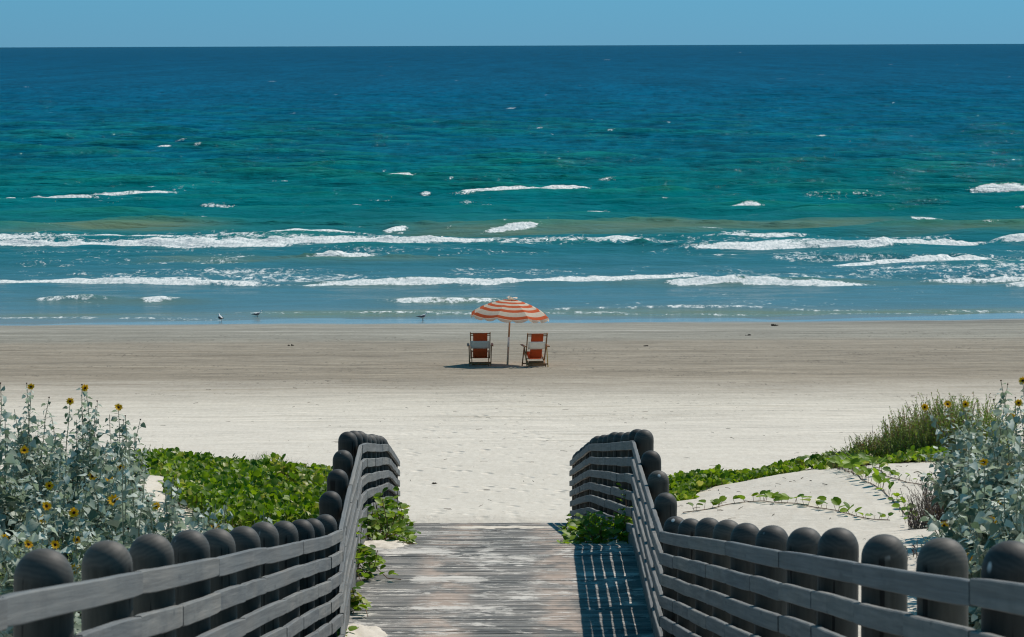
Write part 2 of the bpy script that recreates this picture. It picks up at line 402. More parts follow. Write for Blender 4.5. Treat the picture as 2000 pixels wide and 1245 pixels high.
def mat_fabric(name, col, trans=0.25):
    n = N(name); co = n.coord(); g = n.noise(co, 9, 4, 0.6); wv = n.noise(co, 220, 1, 0.5)
    c = n.ramp(g, [(0.25, tuple(x * 0.88 for x in col)), (0.75, tuple(min(1, x * 1.06) for x in col))])
    n.set(c, 0.85, 0.1, n.bump(wv, 0.2, 0.002))
    t = n.node('ShaderNodeBsdfTranslucent'); n.put(t.inputs[0], c)
    ms = n.node('ShaderNodeMixShader'); ms.inputs[0].default_value = trans
    n.l.new(n.b.outputs[0], ms.inputs[1]); n.l.new(t.outputs[0], ms.inputs[2]); n.l.new(ms.outputs[0], n.out.inputs[0])
    return n.m

M = {}
M['rail'] = mat_wood('weathered_rail_wood', (0.150, 0.156, 0.153), (0.092, 0.097, 0.098), (0.215, 0.218, 0.208), 'x')
M['post'] = mat_post()
M['plank'] = mat_plank()
M['sand'] = mat_sand()
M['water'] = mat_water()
M['sun_leaf'] = mat_leaf('silver_leaf', (0.10, 0.155, 0.095), (0.62, 0.67, 0.60), 0.2, 0.6, 0.25, (1.0, 1.15, 0.8))
M['sun_stem'] = mat_plain('silver_stem', (0.20, 0.22, 0.15), 0.8)
M['petal'] = mat_leaf('yellow_petal', (0.78, 0.40, 0.01), (0.86, 0.56, 0.02), 0.4, 0.6, 0.1, (1.0, 1.0, 1.0))
M['disc'] = mat_plain('flower_disc', (0.045, 0.014, 0.008), 0.9, 0.1)
M['vine_leaf'] = mat_leaf('vine_leaf', (0.05, 0.125, 0.010), (0.25, 0.36, 0.03), 0.40, 0.5, 0.22, (1.3, 1.35, 0.35))
M['vine_leaf_yellow'] = mat_leaf('yellowing_vine_leaf', (0.30, 0.34, 0.04), (0.42, 0.40, 0.10), 0.34, 0.45, 0.3)
M['vine_stem'] = mat_plain('vine_stem', (0.16, 0.085, 0.05), 0.7)
M['shrub_leaf'] = mat_leaf('fine_olive_leaf', (0.15, 0.25, 0.035), (0.34, 0.40, 0.09), 0.25, 0.7, 0.2)
M['shrub_rust'] = mat_leaf('rusty_seed_leaf', (0.24, 0.15, 0.06), (0.36, 0.24, 0.10), 0.2, 0.8, 0.1, (1, 0.9, 0.7))
M['dry_leaf'] = mat_leaf('dry_purplish_leaf', (0.10, 0.075, 0.078), (0.20, 0.15, 0.145), 0.15, 0.8, 0.1, (1, 0.9, 0.9))
M['twig'] = mat_plain('dry_twig', (0.15, 0.12, 0.09), 0.9)
M['grass'] = mat_leaf('dry_grass_blade', (0.13, 0.14, 0.06), (0.27, 0.25, 0.15), 0.2, 0.7, 0.2)
M['orange'] = mat_fabric('orange_canvas', (0.66, 0.115, 0.035), 0.2)
M['orange_top'] = mat_fabric('faded_orange_canvas', (0.74, 0.15, 0.055), 0.45)
M['white_cloth'] = mat_fabric('cream_canvas', (0.86, 0.76, 0.62), 0.5)
M['grey_cloth'] = mat_fabric('white_canvas', (0.80, 0.78, 0.72), 0.35)
M['sunlit_wood'] = mat_wood('sunlit_chair_wood', (0.70, 0.38, 0.10), (0.50, 0.24, 0.06), (0.80, 0.48, 0.15), 'z', 0.5)  # same chair wood with sunlight painted in as a brighter, yellower colour
M['dark_wood'] = mat_wood('dark_chair_wood', (0.26, 0.12, 0.045), (0.15, 0.07, 0.03), (0.34, 0.17, 0.07), 'z', 0.6)
M['pole'] = mat_plain('pole_wood', (0.62, 0.33, 0.18), 0.5)
M['pole_grey'] = mat_plain('pole_lower', (0.50, 0.36, 0.24), 0.5)
M['white_paint'] = mat_plain('white_paint', (0.75, 0.74, 0.70), 0.5, 0.3, 0.05)
M['gull_white'] = mat_plain('gull_white', (0.75, 0.75, 0.73), 0.8, 0.1, 0.06)
M['gull_grey'] = mat_plain('gull_grey', (0.13, 0.14, 0.155), 0.8, 0.1, 0.1)
M['gull_dark'] = mat_plain('gull_dark', (0.035, 0.037, 0.045), 0.8, 0.1, 0.1)
M['weed'] = mat_plain('dried_weed', (0.05, 0.035, 0.02), 0.9)
M['framing'] = mat_plain('deck_framing', (0.10, 0.10, 0.095), 0.85, 0.2, 0.3, 5)

# ------------------------------------------------------------------ the walkway line (heights are metres below the eye)
DOME = [(-6, 0.145 - 0.666), (32.9, 3.80), (41.0, 3.85), (55.0, 5.25), (68.5, 6.85)]
XL = [(-6, -1.55), (13.2, -1.53), (33.2, -1.515), (35.0, -1.565), (41, -1.635), (55, -1.79), (68.5, -2.02)]
XR = [(-6, 1.90), (13.2, 1.63), (32.9, 1.31), (41, 1.33), (55, 1.16), (68.5, 1.09)]
RAIL_DROP, DECK_DROP = 0.12, 1.19
def dome_z(y): return EYE - float(lerp_tab(DOME, y))
def deck_z(y): return dome_z(y) - DECK_DROP
WALK_END = 68.3

# ------------------------------------------------------------------ ground heights
BASE = [(-3000, 8), (-40, 8.2), (0, 7.3), (10, 6.4), (20, 5.4), (28, 4.8), (33, 4.62), (41, 4.55), (47, 4.45), (52, 3.95), (58, 3.05),
        (63, 2.2), (68, 1.68), (74, 1.42), (82, 1.27), (92, 1.02), (102, 0.78), (112, 0.70), (121, 0.63), (130, 0.42), (144.6, 0.0), (153, -0.28), (175, -1.2), (230, -2.5), (1000, -6)]
_by = np.arange(-60, 260, 0.5); _bz = lerp_tab(BASE, _by)
_bz = np.convolve(np.pad(_bz, 6, mode='edge'), np.hanning(15)[1:-1] / np.hanning(15)[1:-1].sum(), mode='valid')
def base_z(y): return np.where((y > -60) & (y < 259), np.interp(y, _by, _bz), lerp_tab(BASE, y))
ctrl = [(3.54, 48, 4.60), (3.04, 54, 3.65), (2.2, 55, 3.30), (5.5, 52, 4.15), (2.1, 48.5, 4.12), (2.7, 48.5, 4.28), (3.1, 48.3, 4.46), (3.94, 35, 5.10), (3.5, 37, 4.98), (2.36, 42, 4.74), (5, 41, 4.85),
        (7, 46, 4.6), (8, 36, 5.2), (3, 30, 4.85), (-4.1, 58, 3.50), (-2.7, 56, 3.30), (-3.9, 46, 4.60), (-2.9, 46, 4.32), (-4.2, 35, 4.75), (-6, 52, 3.9), (-6, 60, 2.85),
        (-7, 44, 4.9), (-3, 40, 4.55), (0, 60, 2.5), (0, 50, 4.0), (0, 70, 1.58), (4.6, 61, 2.55), (-5, 66, 1.85), (6, 66, 1.9), (0, 40, 4.4), (-3, 62, 2.5), (3, 60, 2.6)]
cx = np.array(ctrl); SG = 3.6
_K = np.exp(-((cx[:, None, 0] - cx[None, :, 0]) ** 2 + (cx[:, None, 1] - cx[None, :, 1]) ** 2) / (2 * SG * SG))
_w = np.linalg.solve(_K + 0.02 * np.eye(len(cx)), cx[:, 2] - base_z(cx[:, 1]))
def H(x, y):
    x = np.asarray(x, float); y = np.asarray(y, float); x, y = np.broadcast_arrays(x, y)
    z = base_z(y).astype(float)
    near = (y > 15) & (y < 82) & (np.abs(x) < 24)
    if near.any():
        xn, yn = x[near], y[near]; s = np.zeros_like(xn)
        for i in range(len(cx)): s += _w[i] * np.exp(-((xn - cx[i, 0]) ** 2 + (yn - cx[i, 1]) ** 2) / (2 * SG * SG))
        z = z.copy(); z[near] += s
    dune = sstep(70, 58, y)
    z = z + dune * (0.16 * fbm(x * 0.32, y * 0.32, 4)) + dune * 0.35 * sstep(8, 22, np.abs(x)) * fbm(x * 0.12 + 9, y * 0.16, 3)
    flat = sstep(62, 72, y) * sstep(142, 120, y)
    z = z + flat * (0.05 * fbm(x * 0.05, y * 0.5, 4) + 0.025 * fbm(x * 0.6, y * 0.7, 3))
    z = z + sstep(133, 141, y) * (0.13 * fbm(x * 0.045 + 2, x * 0 + 1.5, 3) + 0.03 * fbm(x * 0.4, x * 0 + 7, 3) * sstep(150, 144, y))
    # the ground stays under the boards
    dz = EYE - lerp_tab(DOME, y) - DECK_DROP - 0.16
    xc = 0.5 * (lerp_tab(XL, y) + lerp_tab(XR, y))
    k = sstep(1.80, 1.52, np.abs(x - xc)) * sstep(WALK_END + 1.0, WALK_END - 0.6, y)
    z = np.where(y < WALK_END + 1.0, z * (1 - k) + np.minimum(z, dz) * k, z)
    return z
def Hs(x, y): return float(H(np.array([x]), np.array([y]))[0])
def on_ground(px, py, d0=26.0, d1=150.0):
    r = ray(px, py); d = np.arange(d0, d1, 0.1)
    h = H(r.x * d, d); z = EYE + r.z * d
    i = np.argmax(z <= h)
    if not (z[i] <= h[i]): i = 200
    return Vector((r.x * d[i], d[i], float(h[i])))

xs_in = np.arange(-9, 9.001, 0.09)
gx = 9 * np.power(1.09, np.arange(1, 70)); gx = gx[gx < 3200]
xs = np.concatenate([-gx[::-1], xs_in, gx])
ys = np.concatenate([-np.array([2500, 1200, 600, 300, 150, 80, 50]), np.arange(-30, 27.9, 0.6), np.arange(28, 72, 0.13), np.arange(72, 150, 0.3), np.arange(150, 240, 3.0)])
GX, GY = np.meshgrid(xs, ys)
GZ = H(GX, GY)
me = np_mesh('beach_sand', np.stack([GX, GY, GZ], -1).reshape(-1, 3), grid_faces(len(ys), len(xs)), M['sand'])
tag(link('beach_sand', me), kind='structure')

# ------------------------------------------------------------------ the sea
def y_of(px, py):                          # distance at which the photo's line of sight meets the water
    r = ray(px, py); return EYE / -r.z
rows = [136.0]
while rows[-1] < 60000:
    y = rows[-1]; rows.append(y + (0.34 if y < 240 else max(0.34, 0.34 * (y / 240) ** 2)))
rows = np.array(rows); uu = np.linspace(-1, 1, 471)
uu = np.concatenate([[-40, -12, -5, -2.6, -1.7, -1.3, -1.12], uu, [1.12, 1.3, 1.7, 2.6, 5, 12, 40]])
SY = np.repeat(rows[:, None], len(uu), 1)
SX = uu[None, :] * (rows[:, None] * 0.175)
step = np.gradient(rows)[:, None]
Z = np.zeros_like(SX); foam = np.zeros_like(SX)
shoal = 0.10 + 0.50 * sstep(146, 215, SY) + 0.40 * sstep(250, 440, SY)
r2 = np.random.default_rng(5)
for k in range(46):
    lam = 1.8 * (22.0 / 1.8) ** (k / 45.0)
    th = r2.normal(0, 0.62); a = 0.0088 * lam * r2.uniform(0.5, 1.25) * (1.0 if lam < 12 else 0.75)
    kx = 2 * math.pi / lam * math.sin(th); ky = 2 * math.pi / lam * math.cos(th); ph = r2.uniform(0, 6.28)
    j = np.where(step[:, 0] < lam / 2.6)[0]
    if len(j) == 0: continue
    j1 = j[-1] + 1
    wob = 1.2 * fbm(SX[:j1] * 0.03 + k, SY[:j1] * 0.03, 2)
    s = np.sin(kx * SX[:j1] + ky * SY[:j1] + ph + wob)
    Z[:j1] += a * (s + 0.25 * np.cos(2 * np.arcsin(np.clip(s, -1, 1)))) * sstep(lam / 2.6, lam / 5, step[:j1])
Z *= shoal * (0.75 + 0.55 * fbm(SX * 0.02 + 3, SY * 0.015, 3))
# breakers: (x0, y0, x1, y1) along the crest in the photograph, H = wave height, foam amount, foam behind the crest (m)
BR = [(-90, 388, 175, 386, .36, 1.0, 2.5), (185, 381, 325, 379, .20, .8, 1.5), (925, 379, 1125, 373, .36, 1.0, 2.0), (1915, 372, 2080, 370, .34, 1.0, 2),
      (1575, 384, 1765, 385, .12, .42, 5), (1078, 265, 1124, 264, .22, .95, 1), (1158, 266, 1192, 265, .18, .65, 1), (750, 349, 802, 348, .2, .8, 1),
      (490, 353, 560, 352, .2, .55, 1), (1430, 409, 1482, 408, .2, .8, 1), (820, 374, 840, 374, .2, .7, 1), (1265, 373, 1310, 373, .15, .6, 1),
      (958, 450, 1045, 446, .26, 1.0, 1.5), (755, 449, 792, 446, .34, .8, 1), (355, 430, 448, 429, .2, .75, 1), (1780, 430, 1832, 429, .2, .75, 1),
      (-80, 480, 520, 479, .36, 1.0, 6), (400, 478, 915, 475, .36, 1.0, 6), (-80, 464, 330, 465, .22, .85, 4), (380, 461, 700, 462, .22, .8, 4), (1165, 471, 1265, 470, .25, .85, 2), (960, 474, 1170, 474, .18, .42, 7),
      (1375, 486, 1715, 482, .32, 1.0, 6), (1690, 483, 1912, 474, .36, 1.0, 3), (1385, 463, 1580, 460, .16, .8, 4), (1950, 471, 2080, 470, .3, .8, 2),
      (615, 507, 725, 503, .30, .75, 2.5), (1640, 520, 1738, 514, .28, .95, 2), (1752, 514, 1925, 508, .38, 1.0, 2.5),
      (-80, 556, 465, 555, .15, .95, 1.6), (215, 545, 420, 544, .14, .6, 2.5), (615, 557, 960, 555, .15, .95, 1.6), (940, 555, 1345, 541, .15, 1.0, 2.0),
      (1322, 554, 1432, 553, .20, 1.0, 1.4), (1452, 555, 1675, 555, .22, 1.0, 1.2), (1840, 548, 2080, 550, .22, .8, 2), (1820, 535, 1990, 533, .14, .5, 3),
      (1975, 560, 2080, 560, .2, .9, 1),
      (280, 587, 345, 586, .12, .8, .8), (80, 587, 205, 587, .10, .5, .8), (770, 589, 965, 587, .09, .7, .7),
      (490, 612, 940, 613, .05, .50, .3), (1075, 605, 1180, 604, .05, .5, .3), (1180, 604, 1500, 601, .06, .52, .3), (1500, 603, 2080, 610, .05, .46, .3),
      (-80, 623, 420, 624, .02, .50, .2), (1120, 613, 2080, 614, .02, .42, .2), (1060, 611, 1240, 612, .04, .45, .2)]
for i in range(46):
    py = rnd.choice((352, 366, 395, 410, 428, 446, 492, 500, 512, 526, 536, 545)) + rnd.uniform(-5, 5); px = rnd.uniform(-80, 2080); w_ = rnd.uniform(12, 70)
    BR.append((px, py, px + w_, py + rnd.uniform(-1, 1), rnd.uniform(.03, .08), rnd.uniform(.36, .56), rnd.uniform(.6, 1.6)))
for i in range(110):                       # small whitecaps far out
    py = 98 + 330 * r2.random() ** 1.25; px = r2.uniform(-300, 2300); w_ = r2.uniform(4, 26) * (0.45 + (py - 90) / 260)
    BR.append((px, py, px + w_, py - 0.3, r2.uniform(.03, .09), r2.uniform(.5, .75), y_of(px, py) ** 2 / 76800 * 0.35))
for side_ in (-1, 1):                      # the surf goes on beyond both borders of the view
    for py_, h_, f_, b_ in ((479, .34, 1.0, 5), (464, .2, .8, 4), (516, .26, .9, 2), (554, .16, .95, 1.6), (587, .1, .6, .8), (380, .3, .9, 2), (447, .3, .85, 2), (606, .05, .5, .3)):
        px_ = 1000 + side_ * 1100
        for q_ in range(3):
            L_ = rnd.uniform(90, 420); a0, a1 = sorted((px_, px_ + side_ * L_)); BR.append((a0, py_ + rnd.uniform(-4, 4), a1, py_ + rnd.uniform(-4, 4), h_, f_, b_)); px_ += side_ * (L_ + rnd.uniform(20, 160))
SWELL = [(850, 350, 1500, 355, .30), (560, 350, 1000, 346, .22), (350, 506, 860, 505, .28), (1580, 505, 2080, 503, .22), (150, 436, 1000, 440, .28),
         (1160, 436, 1700, 440, .26), (1750, 445, 2080, 446, .22), (0, 555, 2000, 552, .12), (940, 476, 1400, 484, .25), (60, 587, 420, 587, .10), (700, 589, 1000, 587, .07),
         (330, 383, 900, 380, .18), (1130, 380, 1900, 374, .15), (1000, 412, 2050, 412, .22), (0, 340, 900, 335, .2), (1200, 262, 1500, 262, .3), (1700, 330, 2050, 322, .28)]
tint_patch = []
def crest(x0, y0, x1, y1, h, fm, back, seed, grow=3.0):
    Ya, Yb = y_of(x0, y0), y_of(x1, y1)
    Xa, Xb = ray(x0, y0).x * Ya, ray(x1, y1).x * Yb
    lo, hi = min(Ya, Yb) - 8, max(Ya, Yb) + 10 + back * 1.5
    j = np.where((rows > lo) & (rows < hi))[0]
    if len(j) < 2:
        j = np.array([np.argmin(abs(rows - Ya))])
    x = SX[j]; y = SY[j]; st = step[j]
    t = np.clip((x - Xa) / (Xb - Xa + 1e-6), -0.3, 1.3); L = abs(Xb - Xa)
    wob = (0.5 + 0.006 * (Ya - 140)) * 1.3 * fbm(x * 0.22 + seed * 3.1, x * 0 + seed, 3)
    wob = wob * min(1.0, back)
    yc = Ya + t * (Yb - Ya) + wob
    s = y - yc
    e = min(grow * 2.2, L * 0.4 + 0.2)
    env = sstep(Xa - e, Xa + e, x) * sstep(Xb + e, Xb - e, x)
    env = env * np.clip(0.95 + 0.5 * fbm(x * 0.30 + seed, x * 0 + seed * 2, 4), 0.5, 1.2)
    wf = max(1.1 * h + 0.35, 0.1)
    front = sstep(-wf, 0, s) * (s < 0); bk = np.exp(-np.clip(s, 0, 99) / (1.2 + 4 * h)) * (s >= 0)
    Z[j] += h * env * (front + bk) * np.clip(0.85 + 0.55 * fbm(x * 1.3 + seed * 5, y * 0.6, 3), 0.3, 1.4)
    if fm > 0:
        tex = 0.8 + 0.55 * fbm(x * 0.9 + seed, y * 0.5, 3)
        ff = sstep(-wf * 2.3 - 0.6 * st, -wf * 0.2, s) * np.where(s < 0, 1.0, np.exp(-(s / max(back, 0.1)) ** 2 * 1.2) * 0.62 * (0.8 + 0.6 * tex) / 1.2)
        ff = np.where((s >= 0), np.maximum(ff, 0.95 * sstep(0.9 + st, 0.0, s)), ff)
        foam[j] = np.maximum(foam[j], np.clip(ff * np.clip(env * 1.6, 0, 1) * fm * np.clip(tex + 0.25, 0, 1.1), 0, 1))
for i, b in enumerate(BR): crest(*b, seed=i * 1.7 + 0.3, grow=2.2)
for i, b in enumerate(SWELL): crest(*b, 0, 1, seed=i * 2.3 + 90, grow=9)
# lace of old foam
LACE = [(880, 1180, 366, 378, .22), (20, 330, 386, 394, .3), (0, 420, 556, 560, .3), (1100, 1420, 486, 500, .25), (-80, 930, 454, 478, .46), (930, 1420, 462, 484, .44), (1340, 1640, 456, 480, .50), (1560, 1900, 462, 480, .38), (0, 900, 522, 550, .40), (850, 1500, 520, 548, .44),
        (1480, 2080, 488, 512, .36), (1380, 2080, 524, 545, .40), (560, 760, 497, 512, .32), (200, 520, 535, 552, .36), (300, 420, 355, 372, .30), (1540, 1800, 374, 392, .33), (0, 500, 484, 520, .33), (1500, 2050, 515, 530, .34), (560, 1100, 484, 500, .3), (60, 1300, 585, 600, .24), (1300, 2000, 560, 600, .24)]
PYS = 88.5 + 534 * 0 + 8000 * EYE / SY; PXS = 1000 + 8000 * SX / SY
for i, (x0, x1, y0, y1, a) in enumerate(LACE):
    e = sstep(x0 - 40, x0 + 60, PXS) * sstep(x1 + 40, x1 - 60, PXS) * sstep(y0 - 3, y0 + 4, PYS) * sstep(y1 + 3, y1 - 4, PYS)
    foam = np.maximum(foam, e * a * np.clip(0.85 + 0.9 * fbm(SX * 0.25 + i, SY * 0.16, 3), 0, 1.25))
# swash lip
lip = 143.2 + 0.9 * fbm(SX * 0.06, SX * 0 + 2, 3)
Z += 0.02 * sstep(139, 146, SY) - 0.03
# water colour by distance from the shore (sand in suspension near it, deep blue far out)
def lin(c): return tuple((v / 255 / 12.92) if v / 255 <= 0.04045 else ((v / 255 + 0.055) / 1.055) ** 2.4 for v in c)
TW = [(138, (124, 124, 116)), (145, (104, 120, 122)), (151, (82, 116, 124)), (164, (66, 110, 120)), (180, (46, 104, 114)), (200, (26, 100, 108)), (222, (26, 102, 102)),
      (240, (0, 98, 102)), (300, (0, 94, 98)), (360, (0, 86, 104)), (480, (0, 82, 107)), (800, (0, 78, 107)), (1500, (0, 73, 103)), (3500, (0, 67, 97)), (60000, (0, 64, 93))]
ly = np.log(SY + 6 * fbm(SX * 0.03, SY * 0.05, 3))
tc = np.stack([np.interp(ly, np.log([t[0] for t in TW]), [lin(t[1])[k] for t in TW]) for k in range(3)], -1)
murk = np.zeros_like(SX)
for x0, x1, y0, y1, a in [(0, 420, 432, 452, .6), (780, 1400, 437, 455, .5), (1150, 1750, 432, 446, .42), (1700, 2080, 438, 456, .5), (300, 900, 497, 512, .45), (600, 2000, 548, 558, .4),
                          (1700, 2080, 550, 562, .5), (60, 400, 582, 590, .6), (760, 1000, 583, 592, .5), (500, 2080, 606, 618, .75), (0, 500, 609, 622, .6)]:
    e = sstep(x0 - 90, x0 + 90, PXS) * sstep(x1 + 90, x1 - 90, PXS) * sstep(y0 - 4, y0 + 4, PYS) * sstep(y1 + 4, y1 - 4, PYS)
    murk = np.maximum(murk, e * a * np.clip(0.9 + 0.8 * fbm(SX * 0.1 + x0, SY * 0.2, 3), 0, 1.2))
mc = np.array(lin((112, 122, 88)))
tc = tc * (1 - murk[..., None]) + mc * murk[..., None]
# green light through the thin standing crests
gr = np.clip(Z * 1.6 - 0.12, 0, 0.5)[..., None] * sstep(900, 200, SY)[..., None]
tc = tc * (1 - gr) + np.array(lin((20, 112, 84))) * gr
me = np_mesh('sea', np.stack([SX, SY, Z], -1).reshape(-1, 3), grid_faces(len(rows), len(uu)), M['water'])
at = me.attributes.new('foam', 'FLOAT', 'POINT'); at.data.foreach_set('value', foam.astype(np.float32).ravel())
at = me.attributes.new('water_tint', 'FLOAT_COLOR', 'POINT')
at.data.foreach_set('color', np.concatenate([tc, np.ones(tc.shape[:2] + (1,))], -1).astype(np.float32).ravel())
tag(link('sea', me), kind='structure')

# ------------------------------------------------------------------ boardwalk
def plank_mesh(seed):
    r = random.Random(seed); v = []; f = []; n = 9
    for i in range(n):
        t = -0.5 + i / (n - 1); wz = r.uniform(-0.0025, 0.0025); wy = r.uniform(-0.002, 0.002)
        for (y, z) in ((-0.064, -0.038), (-0.066, -0.006), (-0.060, 0.0), (0.060, 0.0), (0.066, -0.006), (0.064, -0.038)):
            v.append((t, y + wy, z + wz))
    for i in range(n - 1):
        for k in range(6): f.append((i * 6 + k, i * 6 + (k + 1) % 6, (i + 1) * 6 + (k + 1) % 6, (i + 1) * 6 + k))
    f.append((5, 4, 3, 2, 1, 0)); f.append(tuple((n - 1) * 6 + k for k in range(6)))
    me = bpy.data.meshes.new('plank'); me.from_pydata(v, [], f); me.materials.append(M['plank']); me.update(); return me
PL = [plank_mesh(s) for s in range(6)]
walk = empty('boardwalk', (0, 0, deck_z(0)), kind='structure')
y = -4.0; far_mb = MB()
while y < WALK_END:
    sl = (deck_z(y + 0.1) - deck_z(y)) / 0.1; a = math.atan(sl); z = deck_z(y)
    xl, xr = lerp_tab(XL, y) - 0.02, lerp_tab(XR, y) + 0.02
    xl += rnd.uniform(-0.02, 0.02); xr += rnd.uniform(-0.02, 0.02)
    m = (Matrix.Translation(((xl + xr) / 2, y, z + rnd.uniform(-0.003, 0.003))) @ Matrix.Rotation(a, 4, 'X') @ Matrix.Rotation(rnd.uniform(-0.0015, 0.0015), 4, 'Z')
         @ Matrix.Diagonal((xr - xl, rnd.uniform(0.98, 1.02), 1, 1)))
    if 30.5 < y < 66:
        link('plank', rnd.choice(PL), walk, local(walk, m))
    else:
        me = PL[0]; far_mb.add([m @ q.co - Vector(walk.location) for q in me.vertices], [tuple(p.vertices) for p in me.polygons])
    y += 0.1375 * math.cos(a) + 0.002
o = far_mb.obj('plank', M['plank'], walk); tag(o, kind='stuff')
for side in (XL, XR):
    for fr in ((0.12, 'stringer'),):
        for j, (ya, yb) in enumerate([(-4, 32.9), (32.9, 41), (41, 55), (55, WALK_END)]):
            mb = MB(); s = 1 if side is XL else -1
            mb.bar((float(lerp_tab(side, ya)) + s * fr[0], ya, deck_z(ya) - 0.15 - walk.location.z), (float(lerp_tab(side, yb)) + s * fr[0], yb, deck_z(yb) - 0.15 - walk.location.z), 0.05, 0.2)
            mb.obj(fr[1], M['framing'], walk)

# ------------------------------------------------------------------ railings
def post_mesh(seed):
    r = random.Random(seed); n = 22; rad = 0.098; prof = [(rad * 1.01, -2.3)]
    for z in (-1.2, -0.6, -0.3, -0.16, -0.112): prof.append((rad * (1 + r.uniform(-0.012, 0.012)), z))
    prof.append((rad * 0.992, -0.104))
    for k in range(1, 9):
        a = math.pi / 2 * k / 8.6; prof.append((rad * math.cos(a) ** 0.9, -0.104 + 0.104 * math.sin(a)))
    mb = MB(); mb.lathe(prof, n); return mb.mesh('post', M['post'], True)
POST = [post_mesh(s) for s in range(4)]
def rail_mesh(seed):
    r = random.Random(seed); n = 13; v = []; f = []; b0 = r.uniform(-0.005, 0.005); b1 = r.uniform(-0.0015, 0.0015)
    sec = [(-0.018, -0.042), (-0.014, -0.046), (0.014, -0.046), (0.018, -0.042), (0.018, 0.041), (0.013, 0.046), (-0.013, 0.046), (-0.018, 0.041)]
    for i in range(n):
        t = -0.5 + i / (n - 1); sag = b0 * (1 - 4 * t * t) + b1 * math.sin(2 * math.pi * t) ; yy = r.uniform(-0.0015, 0.0015)
        e = 0.93 if i in (0, n - 1) else 1.0
        for y_, z_ in sec: v.append((t, (y_ + yy) * e, z_ * (e + r.uniform(-0.012, 0.012)) + sag))
    for i in range(n - 1):
        for k in range(8): f.append((i * 8 + k, i * 8 + (k + 1) % 8, (i + 1) * 8 + (k + 1) % 8, (i + 1) * 8 + k))
    f.append(tuple(range(8))[::-1]); f.append(tuple((n - 1) * 8 + k for k in range(8)))
    me = bpy.data.meshes.new('rail_board'); me.from_pydata(v, [], f); me.materials.append(M['rail']); me.update(); return me
RAIL = [rail_mesh(s) for s in range(8)]
POST_L = [1.2 + 2.0 * i for i in range(6)] + [13.2, 15.3, 17.2, 19.3, 21.1, 22.9, 24.9, 26.9, 29.0, 31.0, 33.1, 34.9, 36.8, 38.7, 40.7]
POST_R = [1.4 + 2.0 * i for i in range(6)] + [13.3, 15.2, 17.1, 19.1, 21.0, 23.0, 25.0, 26.9, 28.8, 30.8, 32.7, 34.7, 36.7, 38.7, 41.0]
POST_L += [40.7 + 1.96 * k for k in range(1, 15)]; POST_R += [41.0 + 1.95 * k for k in range(1, 15)]
def railing(side, posts, label, s):
    root = empty('wooden_railing', (float(lerp_tab(side, 41)), 41, deck_z(41)), label, 'railing', 'railings along the boardwalk')
    for y in posts:
        x = float(lerp_tab(side, y)) + rnd.uniform(-0.012, 0.012)
        m = Matrix.Translation((x, y, dome_z(y) + rnd.uniform(-0.012, 0.012))) @ Matrix.Rotation(rnd.uniform(-0.014, 0.014), 4, 'Y') @ Matrix.Rotation(rnd.uniform(-0.02, 0.02), 4, 'X') @ Matrix.Rotation(rnd.uniform(0, 6.28), 4, 'Z')
        link('post', rnd.choice(POST), root, local(root, m))
    for k in range(6):
        i = 0; off = 0 if k else 1
        jit = [rnd.uniform(-0.006, 0.006) for _ in posts]
        while i < len(posts) - 1:
            j = min(i + (2 if (k == 0 and i > 0) or rnd.random() < 0.18 else 1), len(posts) - 1)
            if any(posts[i] < b < posts[j] for b in (32.9, 41.2, 55.0)) and j - i > 1: j = i + 1
            ya, yb = posts[i], posts[j]
            if i == 0: ya -= 1.0
            def pt(y, q):
                return Vector((float(lerp_tab(side, y)) + s * (0.098 + 0.021), y, EYE - float(lerp_tab(DOME, y)) - RAIL_DROP - 0.05 - 0.17 * k + q))
            a, b = pt(ya, jit[i] + rnd.uniform(-.004, .004)), pt(yb, jit[j] + rnd.uniform(-.004, .004)); a.x += rnd.uniform(-.004, .004); b.x += rnd.uniform(-.004, .004); d = b - a; L = d.length - rnd.uniform(0.003, 0.006); d.normalize()
            xa = d; za = (Vector((0, 0, 1)) - d * d.z).normalized(); yx = za.cross(xa)
            m3 = Matrix((xa, yx, za)).transposed().to_4x4()
            m = Matrix.Translation((a + b) / 2) @ m3 @ Matrix.Diagonal((L, 1, rnd.uniform(0.96, 1.03), 1))
            link('rail_board', rnd.choice(RAIL), root, local(root, m))
            i = j
    for ya, yb in ((-4, 32.9), (32.9, 41), (41, 55), (55, WALK_END)):      # curb along the foot of the posts
        mb = MB(); q = lambda y: Vector((float(lerp_tab(side, y)) + s * 0.105, y, deck_z(y) + 0.035)) - Vector(root.location)
        mb.bar(q(ya), q(yb), 0.035, 0.16); mb.obj('curb_board', M['rail'], root)
    return root
railing(XL, POST_L, 'left railing of round-topped posts with sunlit grey boards, vines at its foot', 1)
railing(XR, POST_R, 'right railing of round-topped posts with shaded boards casting shadow on the deck', -1)

# ------------------------------------------------------------------ beach umbrella
UX, UY = -0.13, 114.4
ug = Hs(UX, UY)
umb = empty('beach_umbrella', (UX, UY, ug), 'open striped orange and cream beach umbrella between the two chairs', 'umbrella')
TILT = Matrix.Rotation(R(3.0), 4, 'Y') @ Matrix.Rotation(R(1.0), 4, 'X')
umb.rotation_euler = TILT.to_euler()
mb = MB(); mb.tube([(0, 0, 0.78), (0, 0, 1.86)], 0.026, 10); mb.obj('pole', M['pole'], umb, True)
mb = MB(); mb.tube([(0, 0, -0.25), (0, 0, 0.50)], 0.029, 10); mb.obj('lower_pole', M['pole_grey'], umb, True)
mb = MB(); mb.tube([(0, 0, 0.495), (0, 0, 0.785)], 0.031, 10); mb.obj('pole_sleeve', M['white_paint'], umb, True)
RC, NP = 1.13, 8
def cz(r): return 1.85 - 0.37 * (r / RC) ** 1.4 - 0.075 * (r / RC) ** 6          # canopy height at radius r
bands = [0.0, 0.13, 0.225, 0.335, 0.445, 0.555, 0.67, 0.78, 0.89, 1.045, RC]
